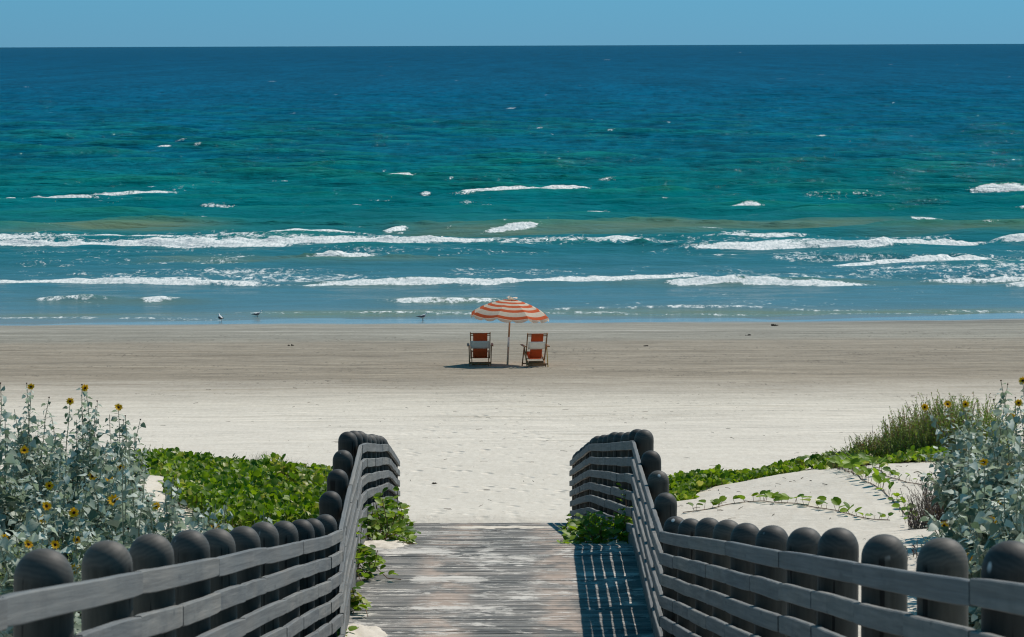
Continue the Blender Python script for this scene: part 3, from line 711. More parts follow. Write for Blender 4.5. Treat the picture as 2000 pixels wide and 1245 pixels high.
def panel_mesh():
    rr = []
    for i in range(len(bands) - 1):
        rr += [bands[i], (bands[i] + bands[i + 1]) / 2]
    rr.append(RC); rr[0] = 0.015; nc = 9; v = []; f = []; mi = []
    def drop(t): return 4 * t * (1 - t)
    for r in rr:
        for c in range(nc):
            t = c / (nc - 1); a = (t - 0.5) * 2 * math.pi / NP
            q = drop(t) * (r / RC) ** 2
            ch = math.cos(math.pi / NP) / math.cos(a)           # straight hem between the rib tips
            rad = r * (1 * (1 - 0.75) + ch * 0.75)
            v.append((rad * math.cos(a), rad * math.sin(a), cz(r) - 0.055 * q))
    for i in range(len(rr) - 1):
        for c in range(nc - 1):
            f.append((i * nc + c, (i + 1) * nc + c, (i + 1) * nc + c + 1, i * nc + c + 1)); mi.append((i // 2) % 2)
    me = bpy.data.meshes.new('canopy_panel'); me.from_pydata(v, [], f)
    me.materials.append(M['white_cloth']); me.materials.append(M['orange_top'])
    me.polygons.foreach_set('material_index', mi); me.polygons.foreach_set('use_smooth', [True] * len(f)); me.update()
    edge = v[-nc:]
    vv = []; ff = []
    for k, (x, y, z) in enumerate(edge):
        t = k / (nc - 1)
        for h in (0, 0.5, 1):
            w = 0.035 + 0.055 * (abs(math.sin(math.pi * t * 2)) ** 0.5 if 0 < t < 1 else 0)
            vv.append((x * (1 + 0.004 + 0.03 * h * (0.4 + math.sin(k * 2.1) * 0.4)), y * (1.004 + 0.02 * h), z - w * h))
    for k in range(nc - 1):
        for h in range(2): ff.append((k * 3 + h, k * 3 + h + 1, k * 3 + h + 4, k * 3 + h + 3))
    m2 = bpy.data.meshes.new('valance'); m2.from_pydata(vv, [], ff); m2.materials.append(M['white_cloth']); m2.update()
    return me, m2
pm, vm = panel_mesh()
for k in range(NP):
    m = Matrix.Rotation(2 * math.pi * (k + 0.09) / NP, 4, 'Z')
    p = link('canopy_panel', pm, umb, m); link('valance', vm, p)
    a = 2 * math.pi * (k + 0.59) / NP; mb = MB()
    mb.tube([(r * math.cos(a), r * math.sin(a), cz(r) - 0.008) for r in (0.03, 0.4, 0.8, 1.125)], 0.004, 5)
    mb.tube([(0.02 * math.cos(a), 0.02 * math.sin(a), 1.42), (0.62 * math.cos(a), 0.62 * math.sin(a), cz(0.62) - 0.01)], 0.003, 5)
    mb.obj('rib', M['white_paint'], umb)
mb = MB(); mb.lathe([(0.10, 1.84), (0.075, 1.868), (0.03, 1.88), (0.012, 1.91), (0.002, 1.925)], 12); mb.obj('finial', M['white_cloth'], umb, True)
mb = MB()
for k in range(9):                          # frayed vent flap at the very top
    a = 2 * math.pi * k / 9; mb.add([(0.05 * math.cos(a), 0.05 * math.sin(a), 1.89), (0.17 * math.cos(a) + 0.04, 0.17 * math.sin(a), 1.90 + 0.03 * math.sin(k * 2.7)), (0.15 * math.cos(a + 0.5) + 0.04, 0.15 * math.sin(a + 0.5), 1.885 + 0.02 * math.cos(k * 1.9))], [(0, 1, 2)])
mb.obj('vent_flap', M['white_cloth'], umb)

# ------------------------------------------------------------------ beach chairs (they face the sea: +y)
def make_chair(px, py, d, yaw, label, lit):
    p = P(px, py, d); z = Hs(p.x, p.y)
    root = empty('beach_chair', (p.x, p.y, z), label, 'beach chair', 'wooden beach chairs under the umbrella')
    root.rotation_euler = (0, 0, yaw)
    wd = M['dark_wood']
    def part(name, segs, mat=wd):
        mb = MB()
        for a, b, w, h in segs: mb.bar(a, b, w, h)
        return mb.obj(name, mat, root)
    top = Vector((0, -0.34, 0.93)); low = Vector((0, 0.06, 0.20)); dv = (low - top)
    def bk(t, x=0, off=0): q = top + dv * t; return Vector((x, q.y - off * 0.88, q.z - off * 0.45))
    for s in (-1, 1):
        part('back_post', [(bk(-0.02, s * 0.275), bk(1.0, s * 0.262), 0.026, 0.045)])
        part('seat_side', [(Vector((s * 0.235, -0.30, 0.03)), Vector((s * 0.235, 0.56, 0.37)), 0.024, 0.045)])
        part('front_leg', [(Vector((s * 0.305, 0.46, -0.02)), Vector((s * 0.305, 0.06, 0.56)), 0.026, 0.042)], M['sunlit_wood'] if (lit and s > 0) else wd)
        part('back_leg', [(Vector((s * 0.29, -0.36, -0.02)), Vector((s * 0.315, 0.0, 0.54)), 0.026, 0.042)], M['sunlit_wood'] if (lit and s > 0) else wd)
        part('armrest', [(Vector((s * 0.335, -0.24, 0.565)), Vector((s * 0.335, 0.36, 0.585)), 0.065, 0.024)])
    part('top_rail', [(bk(0.015, -0.275), bk(0.015, 0.275), 0.024, 0.03)])
    part('back_rail', [(bk(0.085, -0.275), bk(0.085, 0.275), 0.02, 0.026)])
    part('low_back_rail', [(bk(0.97, -0.26), bk(0.97, 0.26), 0.03, 0.022)])
    part('stretcher', [(Vector((-0.30, -0.33, 0.085)), Vector((0.30, -0.33, 0.085)), 0.022, 0.035)])
    part('foot_bar', [(Vector((-0.235, -0.27, 0.045)), Vector((0.235, -0.27, 0.045)), 0.022, 0.03)])
    part('front_bar', [(Vector((-0.24, 0.54, 0.36)), Vector((0.24, 0.54, 0.36)), 0.03, 0.03)])
    part('front_stretcher', [(Vector((-0.30, 0.42, 0.05)), Vector((0.30, 0.42, 0.05)), 0.022, 0.03)])
    def cloth(name, path, w, mat, th=0.006):
        v = []; f = []; nx = 7
        for q in path:
            for c in range(nx):
                x = (-0.5 + c / (nx - 1)) * w; v.append((x, q[1] - 0.02 * (1 - (2 * x / w) ** 2), q[2]))
        n = len(path)
        for i in range(n - 1):
            for c in range(nx - 1): f.append((i * nx + c, i * nx + c + 1, (i + 1) * nx + c + 1, (i + 1) * nx + c))
        me = bpy.data.meshes.new(name); me.from_pydata(v, [], f); me.materials.append(mat)
        me.polygons.foreach_set('use_smooth', [True] * len(f)); me.update(); o = link(name, me, root)
        md = o.modifiers.new('thickness', 'SOLIDIFY'); md.thickness = th; md.offset = 0
        return o
    up = [bk(t, 0, 0.012 + 0.02 * math.sin(math.pi * t)) for t in (0.0, 0.08, 0.16, 0.24, 0.30)]
    lo_ = [bk(t, 0, 0.012 + 0.02 * math.sin(math.pi * t)) for t in (0.58, 0.7, 0.8, 0.9, 0.96)]
    mid = [bk(t, 0, 0.032) for t in (0.29, 0.36, 0.44, 0.52, 0.59)]
    seat = [Vector((0, 0.07, 0.20)), Vector((0, 0.18, 0.19)), Vector((0, 0.32, 0.235)), Vector((0, 0.46, 0.30)), Vector((0, 0.54, 0.375))]
    w = 0.40 if not lit else 0.34
    cloth('sling', up, w, M['orange']); cloth('sling', lo_, w, M['orange']); cloth('head_band', mid, 0.56 if not lit else 0.47, M['grey_cloth'], 0.012)
    cloth('sling', seat, w, M['orange'])
    if lit: part('seat_brace', [(Vector((-0.2, -0.05, 0.125)), Vector((0.2, -0.05, 0.125)), 0.09, 0.05)])
    return root
make_chair(938, 711, 114.2, R(1), 'left beach chair with orange and white sling, upright and squarely facing the sea', False)
make_chair(1046, 714, 113.4, R(9), 'right beach chair turned slightly, with one sunlit yellowish leg', True)

# ------------------------------------------------------------------ gulls on the wet sand
def make_gull(px, py, yaw, label, back, scale=1.0):
    g = on_ground(px, py, 120, 150)
    root = empty('gull', g, label, 'gull', 'gulls standing at the water line'); root.rotation_euler = (0, 0, yaw); root.scale = (scale,) * 3
    def loft(name, rings, mat, n=12, parent=root):     # rings (x, z, ry, rz)
        v = []; f = []
        for (x, z, a, b) in rings:
            for k in range(n):
                t = 2 * math.pi * k / n; v.append((x, a * math.cos(t), z + b * math.sin(t)))
        for i in range(len(rings) - 1):
            for k in range(n): f.append((i * n + k, i * n + (k + 1) % n, (i + 1) * n + (k + 1) % n, (i + 1) * n + k))
        f.append(tuple(range(n))[::-1]); f.append(tuple((len(rings) - 1) * n + k for k in range(n)))
        me = bpy.data.meshes.new(name); me.from_pydata(v, [], f); me.materials.append(mat)
        me.polygons.foreach_set('use_smooth', [True] * len(f)); me.update(); return link(name, me, parent)
    loft('body', [(-0.16, 0.135, .008, .006), (-0.11, 0.135, .03, .022), (-0.05, 0.14, .05, .045), (0.02, 0.155, .058, .058), (0.08, 0.18, .045, .05), (0.105, 0.215, .028, .032),
                  (0.12, 0.245, .027, .028), (0.135, 0.262, .024, .024), (0.155, 0.262, .012, .012)], M['gull_white'])
    loft('bill', [(0.152, 0.260, .008, .008), (0.185, 0.256, .006, .007), (0.20, 0.249, .002, .003)], M['gull_dark'])
    for s in (-1, 1):
        mb = MB(); v = []
        pts = [(0.07, .047, .19), (0.02, .062, .195), (-0.06, .055, .175), (-0.15, .03, .155), (-0.235, .008, .14), (-0.15, .036, .13), (-0.05, .060, .12), (0.04, .060, .13)]
        v = [(x, s * yv, z) for x, yv, z in pts] + [(-0.05, s * 0.068, .15)]
        mb.add(v, [(i, (i + 1) % 8, 8) for i in range(8)]); wg = mb.obj('wing', M[back], root, True)
        md = wg.modifiers.new('thickness', 'SOLIDIFY'); md.thickness = 0.008
        mb = MB(); mb.tube([(0.0, s * 0.028, 0.10), (-0.005, s * 0.028, 0.05), (0.0, s * 0.028, 0.0)], 0.005, 5)
        mb.box((0.015, s * 0.028, 0.002), 0.045, 0.03, 0.004); mb.obj('leg', M['gull_dark'], root)
    mb = MB()
    for s in (-1, 1): mb.lathe([(0.001, -0.003), (0.004, 0), (0.001, 0.003)], 6, (0.138, s * 0.022, 0.268))
    mb.obj('eye', M['gull_dark'], root)
    return root
make_gull(431, 630, R(118), 'dark-backed gull standing with its back turned, leftmost at the water line', 'gull_dark', 1.05)
make_gull(503, 622, R(20), 'pale gull with grey wings standing in the shallow wash, middle of three', 'gull_grey')
make_gull(826, 627, R(12), 'white-breasted gull facing right, nearest to the umbrella', 'gull_grey', 1.05)

# ------------------------------------------------------------------ bits of weed on the sand
def weed(px, py, w, label):
    g = on_ground(px, py, 60, 150); mb = MB(); r = random.Random(px)
    for k in range(9):
        p = Vector((r.uniform(-w, w), r.uniform(-w, w) * 0.6, 0.0)); q = p + Vector((r.uniform(-w, w), r.uniform(-w, w), 0.01))
        mb.tube([p, (p + q) / 2 + Vector((0, 0, w * r.uniform(0.2, 0.5))), q], [w * .12, w * .2, w * .08], 5)
    o = mb.obj('seaweed_clump', M['weed']); o.location = g
    tag(o, label, 'seaweed', 'scraps of seaweed on the beach')
weed(1510, 637, .10, 'dark scrap of seaweed on damp sand right at the water line')
weed(1462, 656, .07, 'small dark weed scrap on the grey damp sand below the water line')
weed(1262, 677, .06, 'tiny weed scrap on brown sand right of the umbrella')
weed(566, 676, .07, 'weed scrap on brown sand in the left half of the beach')
weed(850, 946, .05, 'little weed scrap on the pale sand beyond the walkway end')

# ------------------------------------------------------------------ leaves
def leaf_template(kind):
    if kind == 'sun':
        ysv = [0.0, 0.10, 0.32, 0.62, 0.86, 1.0]; ws = [0.04, 0.36, 0.44, 0.29, 0.12, 0.0]; back = [0, -0.08, 0, 0, 0, 0]; fold = 0.20; droop = -0.34
    elif kind == 'vine':
        ysv = [0.0, 0.14, 0.42, 0.74, 0.95]; ws = [0.06, 0.36, 0.50, 0.42, 0.20]; back = [0, -0.03, 0, 0.03, 0.09]; fold = 0.30; droop = -0.16
    elif kind == 'petal':
        ysv = [0.0, 0.5, 1.0]; ws = [0.10, 0.21, 0.0]; back = [0, 0, 0]; fold = 0.05; droop = 0.02
    elif kind == 'fine':
        ysv = [0.0, 0.5, 1.0]; ws = [0.08, 0.19, 0.02]; back = [0, 0, 0]; fold = 0.02; droop = -0.1
    v = []
    for i, (y, w, b) in enumerate(zip(ysv, ws, back)):
        zc = droop * y * y; wv = 0.035 * (1 if i % 2 else -1) * (kind == 'sun')
        v += [(-w, y + b, zc + fold * w + wv), (0, y, zc), (w, y + b, zc + fold * w - wv)]
    f = []
    for i in range(len(ysv) - 1):
        for k in (0, 1): f.append((i * 3 + k, i * 3 + k + 1, i * 3 + k + 4, i * 3 + k + 3))
    return np.array(v, float), np.array(f, int)
TPL = {k: leaf_template(k) for k in ('sun', 'vine', 'petal', 'fine')}
def frame(ax, nrm):
    """columns: side, axis, normal ; arrays (n,3)"""
    ax = ax / np.linalg.norm(ax, axis=1, keepdims=True)
    s = np.cross(ax, nrm); s /= np.linalg.norm(s, axis=1, keepdims=True) + 1e-9
    n = np.cross(s, ax)
    return np.stack([s, ax, n], -1)
def batch(kind, pos, ax, nrm, size):
    v, f = TPL[kind]; pos = np.asarray(pos); n = len(pos)
    Rm = frame(np.asarray(ax, float), np.asarray(nrm, float))
    V = np.einsum('nij,vj->nvi', Rm, v) * np.asarray(size)[:, None, None] + pos[:, None, :]
    Fa = f[None] + (np.arange(n) * len(v))[:, None, None]
    return V.reshape(-1, 3), Fa.reshape(-1, 4)
LEAFMESH = {}
def leaf_mesh(kind, mat):
    k = (kind, mat)
    if k not in LEAFMESH:
        v, f = TPL[kind]; LEAFMESH[k] = np_mesh('leaf', v, f, M[mat])
    return LEAFMESH[k]
def leaf_obj(root, kind, mat, pos, ax, nrm, size):
    Rm = frame(np.array([ax], float), np.array([nrm], float))[0]
    m = Matrix([list(Rm[i] * size) + [pos[i]] for i in range(3)] + [[0, 0, 0, 1]])
    return link('leaf', leaf_mesh(kind, mat), root, local(root, m))

mbp = MB()
def petals_mesh(n=14, seed=0):
    r = random.Random(seed); pos = []; ax = []; nr = []; sz = []
    for ring in range(2):
        for k in range(n if ring == 0 else n - 4):
            a = 2 * math.pi * (k + 0.5 * ring) / (n if ring == 0 else n - 4) + r.uniform(-0.08, 0.08)
            d = Vector((math.cos(a), math.sin(a), r.uniform(-0.15, 0.35)))
            pos.append((math.cos(a) * 0.25, math.sin(a) * 0.25, 0.02 * ring)); ax.append(d); nr.append((0, 0, 1)); sz.append(r.uniform(0.85, 1.08))
    v, f = batch('petal', pos, ax, nr, sz); return np_mesh('petals', v, f, M['petal'])
PET = [petals_mesh(14, s) for s in range(3)]
mb = MB(); mb.lathe([(0.0, -0.22), (0.16, -0.20), (0.34, -0.05), (0.36, 0.02), (0.30, 0.09), (0.15, 0.13), (0.01, 0.14)], 12); DISC = mb.mesh('flower_head', M['disc'], True)
mb = MB(); mb.lathe([(0.0, -0.35), (0.16, -0.30), (0.34, -0.05), (0.30, 0.12), (0.16, 0.22), (0.01, 0.22)], 10)
for k in range(8):
    a = k * math.pi / 4; mb.add([(0.3 * math.cos(a - .3), 0.3 * math.sin(a - .3), 0), (0.3 * math.cos(a + .3), 0.3 * math.sin(a + .3), 0), (0.5 * math.cos(a), 0.5 * math.sin(a), 0.22)], [(0, 1, 2)])
BUD = mb.mesh('bud', M['disc'], True)

def sunflower(px, d, tips, label, n_fill=9, spread=0.55, hfill=(0.35, 0.85), leaf=0.10, dens=1.0, tall=None):
    r = random.Random(int(px * 7 + d * 131)); X = (px - 1000) * d / F; g = Vector((X, d, Hs(X, d)))
    if d < 35: leaf *= 1.15
    root = empty('sunflower_plant', g, label, 'sunflower plant', 'wild sunflower plants on the dune')
    ends = []
    for t in tips:
        ends.append((P(t[0], t[1], d + r.uniform(-0.25, 0.25)), t[2] if len(t) > 2 else 'n'))
    topz = max([e[0].z for e in ends] + ([g.z + tall] if tall else [])) - g.z
    n_main = len(ends)
    for k in range(int(n_fill * 2.6)):
        a = r.uniform(0, 6.28); q = spread * 1.15 * math.sqrt(r.random())
        hh = r.uniform(*hfill)
        e = g + Vector((q * math.cos(a), q * math.sin(a) * 1.2, topz * hh * (1 - 0.25 * (q / spread) ** 2)))
        ends.append((e, r.choice(['n', 'n', 'n', 'b'])))
    st = MB(); Lp = []; heads = []
    for ie, (e, kd) in enumerate(ends):
        base = g + Vector((r.uniform(-.09, .09), r.uniform(-.09, .09), -0.05))
        if ie >= n_main:                     # side shoots leave the plant part-way up
            up_ = r.uniform(0.0, 0.6) * (e.z - g.z); base = g + Vector(((e.x - g.x) * up_ * 0.5, (e.y - g.y) * up_ * 0.5, up_ - 0.03))
        ctl = base.lerp(e, 0.5) + Vector(((base.x - e.x) * 0.22 + r.uniform(-.06, .06), (base.y - e.y) * 0.2, (e.z - base.z) * 0.10))
        n = 9; pts = []
        for i in range(n):
            t = i / (n - 1); pts.append(base * (1 - t) ** 2 + ctl * 2 * t * (1 - t) + e * t * t)
        for i in range(1, n - 1): pts[i] += Vector((r.uniform(-.008, .008), r.uniform(-.008, .008), 0))
        L = (e - base).length
        st.tube([p - g for p in pts], [(0.0085 if ie < n_main else 0.0055) * (1 - 0.68 * i / (n - 1)) for i in range(n)], 5, False)
        nl = int(L / 0.030 * dens)
        for i in range(nl):
            t = 0.16 + 0.82 * (i + r.random()) / nl
            q = base * (1 - t) ** 2 + ctl * 2 * t * (1 - t) + e * t * t
            a = i * 2.4 + r.uniform(-.5, .5); sz = leaf * (1.2 - 0.78 * t ** 1.6) * r.choice((0.45, 0.7, 0.9, 1.1, 1.3)) * r.uniform(0.85, 1.1)
            if t < 0.3: sz *= 0.7
            dr = Vector((math.cos(a), math.sin(a), r.uniform(-0.55, 0.65))).normalized()
            pet = sz * r.uniform(0.25, 0.6); q2 = q + dr * pet
            ax = (dr + Vector((r.uniform(-.3, .3), r.uniform(-.3, .3), r.uniform(-1.0, 0.45)))).normalized()
            nm = Vector((r.uniform(-.9, .9), r.uniform(-.9, .7), 1.0)).normalized()
            if abs(ax.dot(nm)) > 0.93: nm = Vector((dr.x, dr.y, 0.3)).normalized()
            st.tube([q - g, q2 - g], [0.0022, 0.0015], 3, False)
            Lp.append((q2, ax, nm, sz))
        if kd in 'fbs':
            dirn = (e - pts[-2]).normalized()
            heads.append((e, kd, dirn))
    st.obj('stem', M['sun_stem'], root, True)
    Lp.sort(key=lambda q: -q[3]); r.shuffle(Lp)
    big = sorted(Lp, key=lambda q: q[0].y - q[3] * 3 - 0.35 * q[0].z)[:70]; ids = set(id(q) for q in big)
    for q in big: leaf_obj(root, 'sun', 'sun_leaf', q[0], q[1], q[2], q[3])
    rest = [q for q in Lp if id(q) not in ids]
    if rest:
        v, f = batch('sun', [q[0] - g for q in rest], [q[1] for q in rest], [q[2] for q in rest], [q[3] for q in rest])
        tag(link('foliage', np_mesh('foliage', v, f, M['sun_leaf']), root), kind='stuff')
    for e, kd, dn in heads:
        if kd == 'b':
            s = r.uniform(0.017, 0.024); z = (dn + Vector((r.uniform(-.3, .3), -0.2, 0))).normalized()
        else:
            s = r.uniform(0.030, 0.036) * (1.35 if kd == 's' else 1.0); z = Vector((r.uniform(-0.35, 0.55), -0.9, r.uniform(0.15, 0.8))).normalized()
        q = z.to_track_quat('Z', 'Y').to_matrix().to_4x4()
        m = Matrix.Translation(e + z * s * 0.3) @ q @ Matrix.Rotation(r.uniform(0, 1), 4, 'Z') @ Matrix.Scale(s, 4)
        o = link('bud' if kd == 'b' else 'flower_head', BUD if kd == 'b' else DISC, root, local(root, m))
        if kd != 'b': link('petals', r.choice(PET), o)
    return root

sunflower(62, 37, [(61, 757, 'f'), (52, 750, 'b'), (96, 778, 'b'), (28, 800), (112, 848), (40, 830)], 'tall left sunflower plant with a flower and dark bud side by side at top', 11)
sunflower(128, 38, [(137, 785, 'f'), (88, 833, 'b'), (152, 838), (100, 810), (170, 860)], 'sunflower plant with one bright bloom on a leaning stem above the left bushes', 10)
sunflower(176, 36.5, [(167, 759, 'f'), (160, 753, 'b'), (190, 785, 'b'), (187, 795, 'b'), (150, 820), (210, 860), (160, 800)], 'sunflower plant with clustered dark seed heads and one flower, centre of the left bushes', 12)
sunflower(238, 38, [(231, 797, 'f'), (245, 814, 'b'), (241, 822, 'b'), (274, 821, 'b'), (214, 810), (262, 850), (284, 870)], 'rightmost tall sunflower plant of the left bushes, pale half-open bloom at its tip', 10, 0.45)
sunflower(2, 34, [(1, 750, 'b'), (-30, 775, 'f'), (48, 881, 'f'), (16, 850), (-45, 850), (10, 800)], 'sunflower plant at the left border with a dark bud high on a thin stem', 11)
sunflower(100, 33, [(97, 950, 'f'), (60, 920), (130, 900), (40, 960), (180, 905), (120, 880)], 'leafy sunflower plant with one orange bloom low behind the second post', 13, 0.6)
sunflower(192, 34, [(179, 931, 'f'), (213, 936, 'f'), (236, 914, 'f'), (160, 900), (240, 885), (200, 880)], 'sunflower plant bearing three orange-yellow blooms close together at mid height', 12, 0.5)
sunflower(236, 31, [(221, 980, 's'), (262, 958), (200, 1000), (306, 990, 'f'), (280, 1000)], 'sunflower plant with the largest open yellow bloom, in front of the sand patch', 7, 0.42, (0.3, 0.7))
sunflower(256, 27, [(247, 838), (252, 870), (285, 905), (240, 900)], 'tall blurred silver sunflower stem without flowers in front of the left bushes', 1, 0.3, (0.3, 0.6), 0.095, 0.8)
sunflower(318, 27, [(338, 932), (345, 960), (322, 950), (290, 985)], 'silvery flowerless sunflower plant just behind the sixth left post', 9, 0.30, (0.86, 1.08), 0.085)
sunflower(420, 28, [(421, 985), (445, 972), (398, 985), (405, 1010), (418, 1030, 'f')], 'silvery sunflower plant at the foot of the green vines with one low bloom', 12, 0.36, (0.86, 1.08), 0.085)
sunflower(510, 29, [(515, 998), (524, 1010), (496, 1015), (540, 1018)], 'low silver sunflower tuft closest to the landing posts', 9, 0.28, (0.86, 1.08), 0.075)
sunflower(48, 29, [(90, 990, 'f'), (30, 1000), (55, 1065, 'f'), (6, 1053, 'f'), (-20, 1000)], 'sunflower plant with small blooms low at the left border behind the first post', 13, 0.5)
sunflower(150, 30, [(145, 1003, 'f'), (150, 1055, 'f'), (146, 1112, 'f'), (107, 1065, 'f'), (180, 1020), (86, 1015, 'f')], 'sunflower plant with blooms showing between the first and second left posts', 12, 0.45)
sunflower(300, 33, [(300, 1010), (270, 1000), (330, 1005), (350, 1010)], 'short sunflower plant below the bare sand patch', 11, 0.5, (0.9, 1.08), 0.08)
sunflower(95, 39, [(70, 850), (120, 852), (30, 845), (165, 850)], 'sunflower plant at the back of the left thicket without blooms', 12, 0.6, (0.5, 0.98))
sunflower(225, 35, [(200, 870), (250, 880), (225, 860)], 'bushy sunflower plant at the right edge of the left thicket', 13, 0.45, (0.6, 1.0))
sunflower(30, 40, [(10, 845), (50, 840), (85, 862)], 'sunflower plant filling the back left corner of the thicket', 12, 0.6, (0.6, 1.0))
sunflower(165, 40, [(140, 862), (180, 850), (215, 872)], 'sunflower plant behind the clustered seed heads, without blooms', 12, 0.6, (0.6, 1.0))
sunflower(-90, 35, [(-80, 790, 'f'), (-110, 780, 'b'), (-60, 860)], 'sunflower plant just beyond the left border', 10, 0.6)
sunflower(1902, 37, [(1805, 796, 'f'), (1850, 791, 'f'), (1886, 791, 'f'), (1877, 783, 'b'), (1904, 792, 'b'), (1832, 900), (1858, 890), (1878, 880, 'f')], 'right sunflower plant reaching left with three blooms along its arching tips', 9, 0.5)
sunflower(1958, 34.5, [(1955, 745, 'b'), (1968, 752, 'b'), (1941, 782, 'b'), (1930, 840), (1972, 908, 'f'), (1950, 830)], 'tallest right sunflower plant topped by bare dark seed heads', 12, 0.5)
sunflower(2012, 35, [(1998, 745, 'f'), (1990, 788, 'f'), (1975, 815, 'f'), (1983, 778, 'b'), (2025, 760)], 'sunflower plant at the right border with blooms near its top', 11, 0.55)
sunflower(1930, 32, [(1953, 988, 'f'), (1922, 905, 'f'), (1892, 880), (1938, 1018, 'f'), (1905, 960)], 'broad-leaved right sunflower plant with two blooms at the middle', 13, 0.5, (0.35, 0.95), 0.115)
sunflower(1862, 33, [(1843, 1028, 'f'), (1861, 1044, 'f'), (1825, 1000), (1806, 1000), (1800, 1045), (1888, 1000)], 'low sunflower plant with two yellow blooms at the edge of the sand', 9, 0.4, (0.3, 0.9), 0.09)
sunflower(1985, 30, [(1962, 900), (1992, 868), (2015, 930), (1940, 985)], 'dense silvery sunflower plant close behind the right posts', 14, 0.5, (0.3, 0.95), 0.11)
sunflower(1925, 30, [(1905, 1040), (1890, 1090, 'f'), (1940, 1050), (1960, 1080), (1870, 1075)], 'low leafy sunflower plant behind the last right posts', 10, 0.4, (0.5, 1.0), 0.09)
sunflower(1900, 38, [(1870, 830), (1900, 815), (1925, 825), (1880, 850, 'b'), (1912, 806, 'b')], 'sunflower plant between the olive shrub and the tallest right sunflowers', 12, 0.45, (0.5, 0.97))
sunflower(1975, 36, [(1950, 812), (1980, 805), (1935, 835)], 'sunflower plant filling the back of the right thicket', 12, 0.5, (0.5, 0.97))
sunflower(2075, 33, [(2060, 800, 'f'), (2100, 780, 'b')], 'sunflower plant just beyond the right border', 12, 0.6)

# ------------------------------------------------------------------ vines
def vine_cover(name, label, poly, n, size, height, yellow=0.04, seed=1, d0=40.0, d1=64.0, holes=()):
    """ground cover growing on the patch of dune whose outline is given by photograph points"""
    r = np.random.default_rng(seed)
    pts = [on_ground(a, b, d0, d1) if len(q) == 0 else Vector((((a - 1000) * q[0]) / F, q[0], 0)) for a, b, *q in poly]
    px = np.array([p.x for p in pts]); py = np.array([p.y for p in pts])
    def inside(x, y):
        c = np.zeros(len(x), bool); k = len(px) - 1
        for i in range(len(px)):
            cond = ((py[i] > y) != (py[k] > y)) & (x < (px[k] - px[i]) * (y - py[i]) / (py[k] - py[i] + 1e-9) + px[i]); c ^= cond; k = i
        return c
    x = r.uniform(px.min(), px.max(), n * 4); y = r.uniform(py.min(), py.max(), n * 4)
    wob = 0.25 * fbm(x * 1.3 + seed, y * 1.3, 3)
    m = inside(x + wob, y + wob)
    x, y = x[m][:n], y[m][:n]
    for hx, hy, hr in holes:
        p = on_ground(hx, hy, d0, d1); mm = ((x - p.x) ** 2 + ((y - p.y) * 0.45) ** 2) > (hr * (1 + 0.4 * fbm(x * 3, y * 3, 2))) ** 2; x, y = x[mm], y[mm]
    n = len(x); z = H(x, y)
    clump = np.clip(0.8 + 1.5 * fbm(x * 1.1, y * 0.7 + seed, 4), 0.15, 2.0)
    hgt = height * clump * r.uniform(0.1, 1.0, n) ** 0.8
    pos = np.stack([x, y, z + hgt], -1)
    a = r.uniform(0, 2 * np.pi, n)
    ax = np.stack([np.cos(a), np.sin(a), r.uniform(-0.1, 1.8, n)], -1)
    nm = np.stack([r.normal(0, 0.9, n), r.normal(-0.5, 0.8, n), np.ones(n)], -1)
    s = size * r.uniform(0.65, 1.25, n)
    yl = (r.random(n) < yellow * (1 + 2.5 * (fbm(x * 0.8 + 4, y * 0.8, 2) > 0.2)))
    root = empty(name, pts[0], label, 'ground cover', kind='stuff')
    g = np.array(root.location)
    for sel, mat, nmz in ((~yl, 'vine_leaf', 'vine_leaves'), (yl, 'vine_leaf_yellow', 'yellow_leaves')):
        if sel.sum():
            v, f = batch('vine', pos[sel] - g, ax[sel], nm[sel], s[sel]); o = link(nmz, np_mesh(nmz, v, f, M[mat]), root); tag(o, kind='stuff')
    st = MB()
    for i in range(0, n, 9):
        st.tube([(x[i] - g[0], y[i] - g[1], z[i] - g[2]), tuple(pos[i] - g)], 0.003, 3, False)
    tag(st.obj('stems', M['vine_stem'], root), kind='stuff')
vine_cover('vine_ground_cover', 'bright green beach vine carpet on the left dune',
           [(235, 1010, 47), (255, 960, 52), (235, 900, 60), (430, 900, 60.5), (545, 925, 60), (625, 970, 58.5), (650, 985, 55), (645, 1010, 49), (640, 1030, 42.5), (520, 1035, 41.5), (400, 1030, 42), (345, 1018, 44), (330, 990, 47.0), (315, 948, 51), (262, 945, 52.5)],
           27000, 0.070, 0.25, 0.09, 1, holes=((470, 935, .28), (560, 965, .2), (420, 960, .22)))
vine_cover('vine_ground_cover', 'green vine mat running along the seaward side of the right dune',
           [(1318, 1005, 49.5), (1330, 1000, 55), (1335, 955, 57), (1430, 925, 57.5), (1520, 920, 54.5), (1570, 905, 51.5), (1572, 915, 49.3), (1500, 945, 50.2), (1430, 975, 49.5), (1370, 995, 47.5), (1330, 1008, 46)],
           7600, 0.072, 0.16, 0.07, 2)
vine_cover('vine_ground_cover', 'clump of vine leaves under the olive shrub on the right crest',
           [(1585, 905, 49.5), (1640, 900, 52), (1720, 880, 53), (1750, 905, 51.5), (1720, 925, 49.3), (1660, 912, 48.6), (1600, 912, 48)],
           1000, 0.078, 0.17, 0.08, 3)

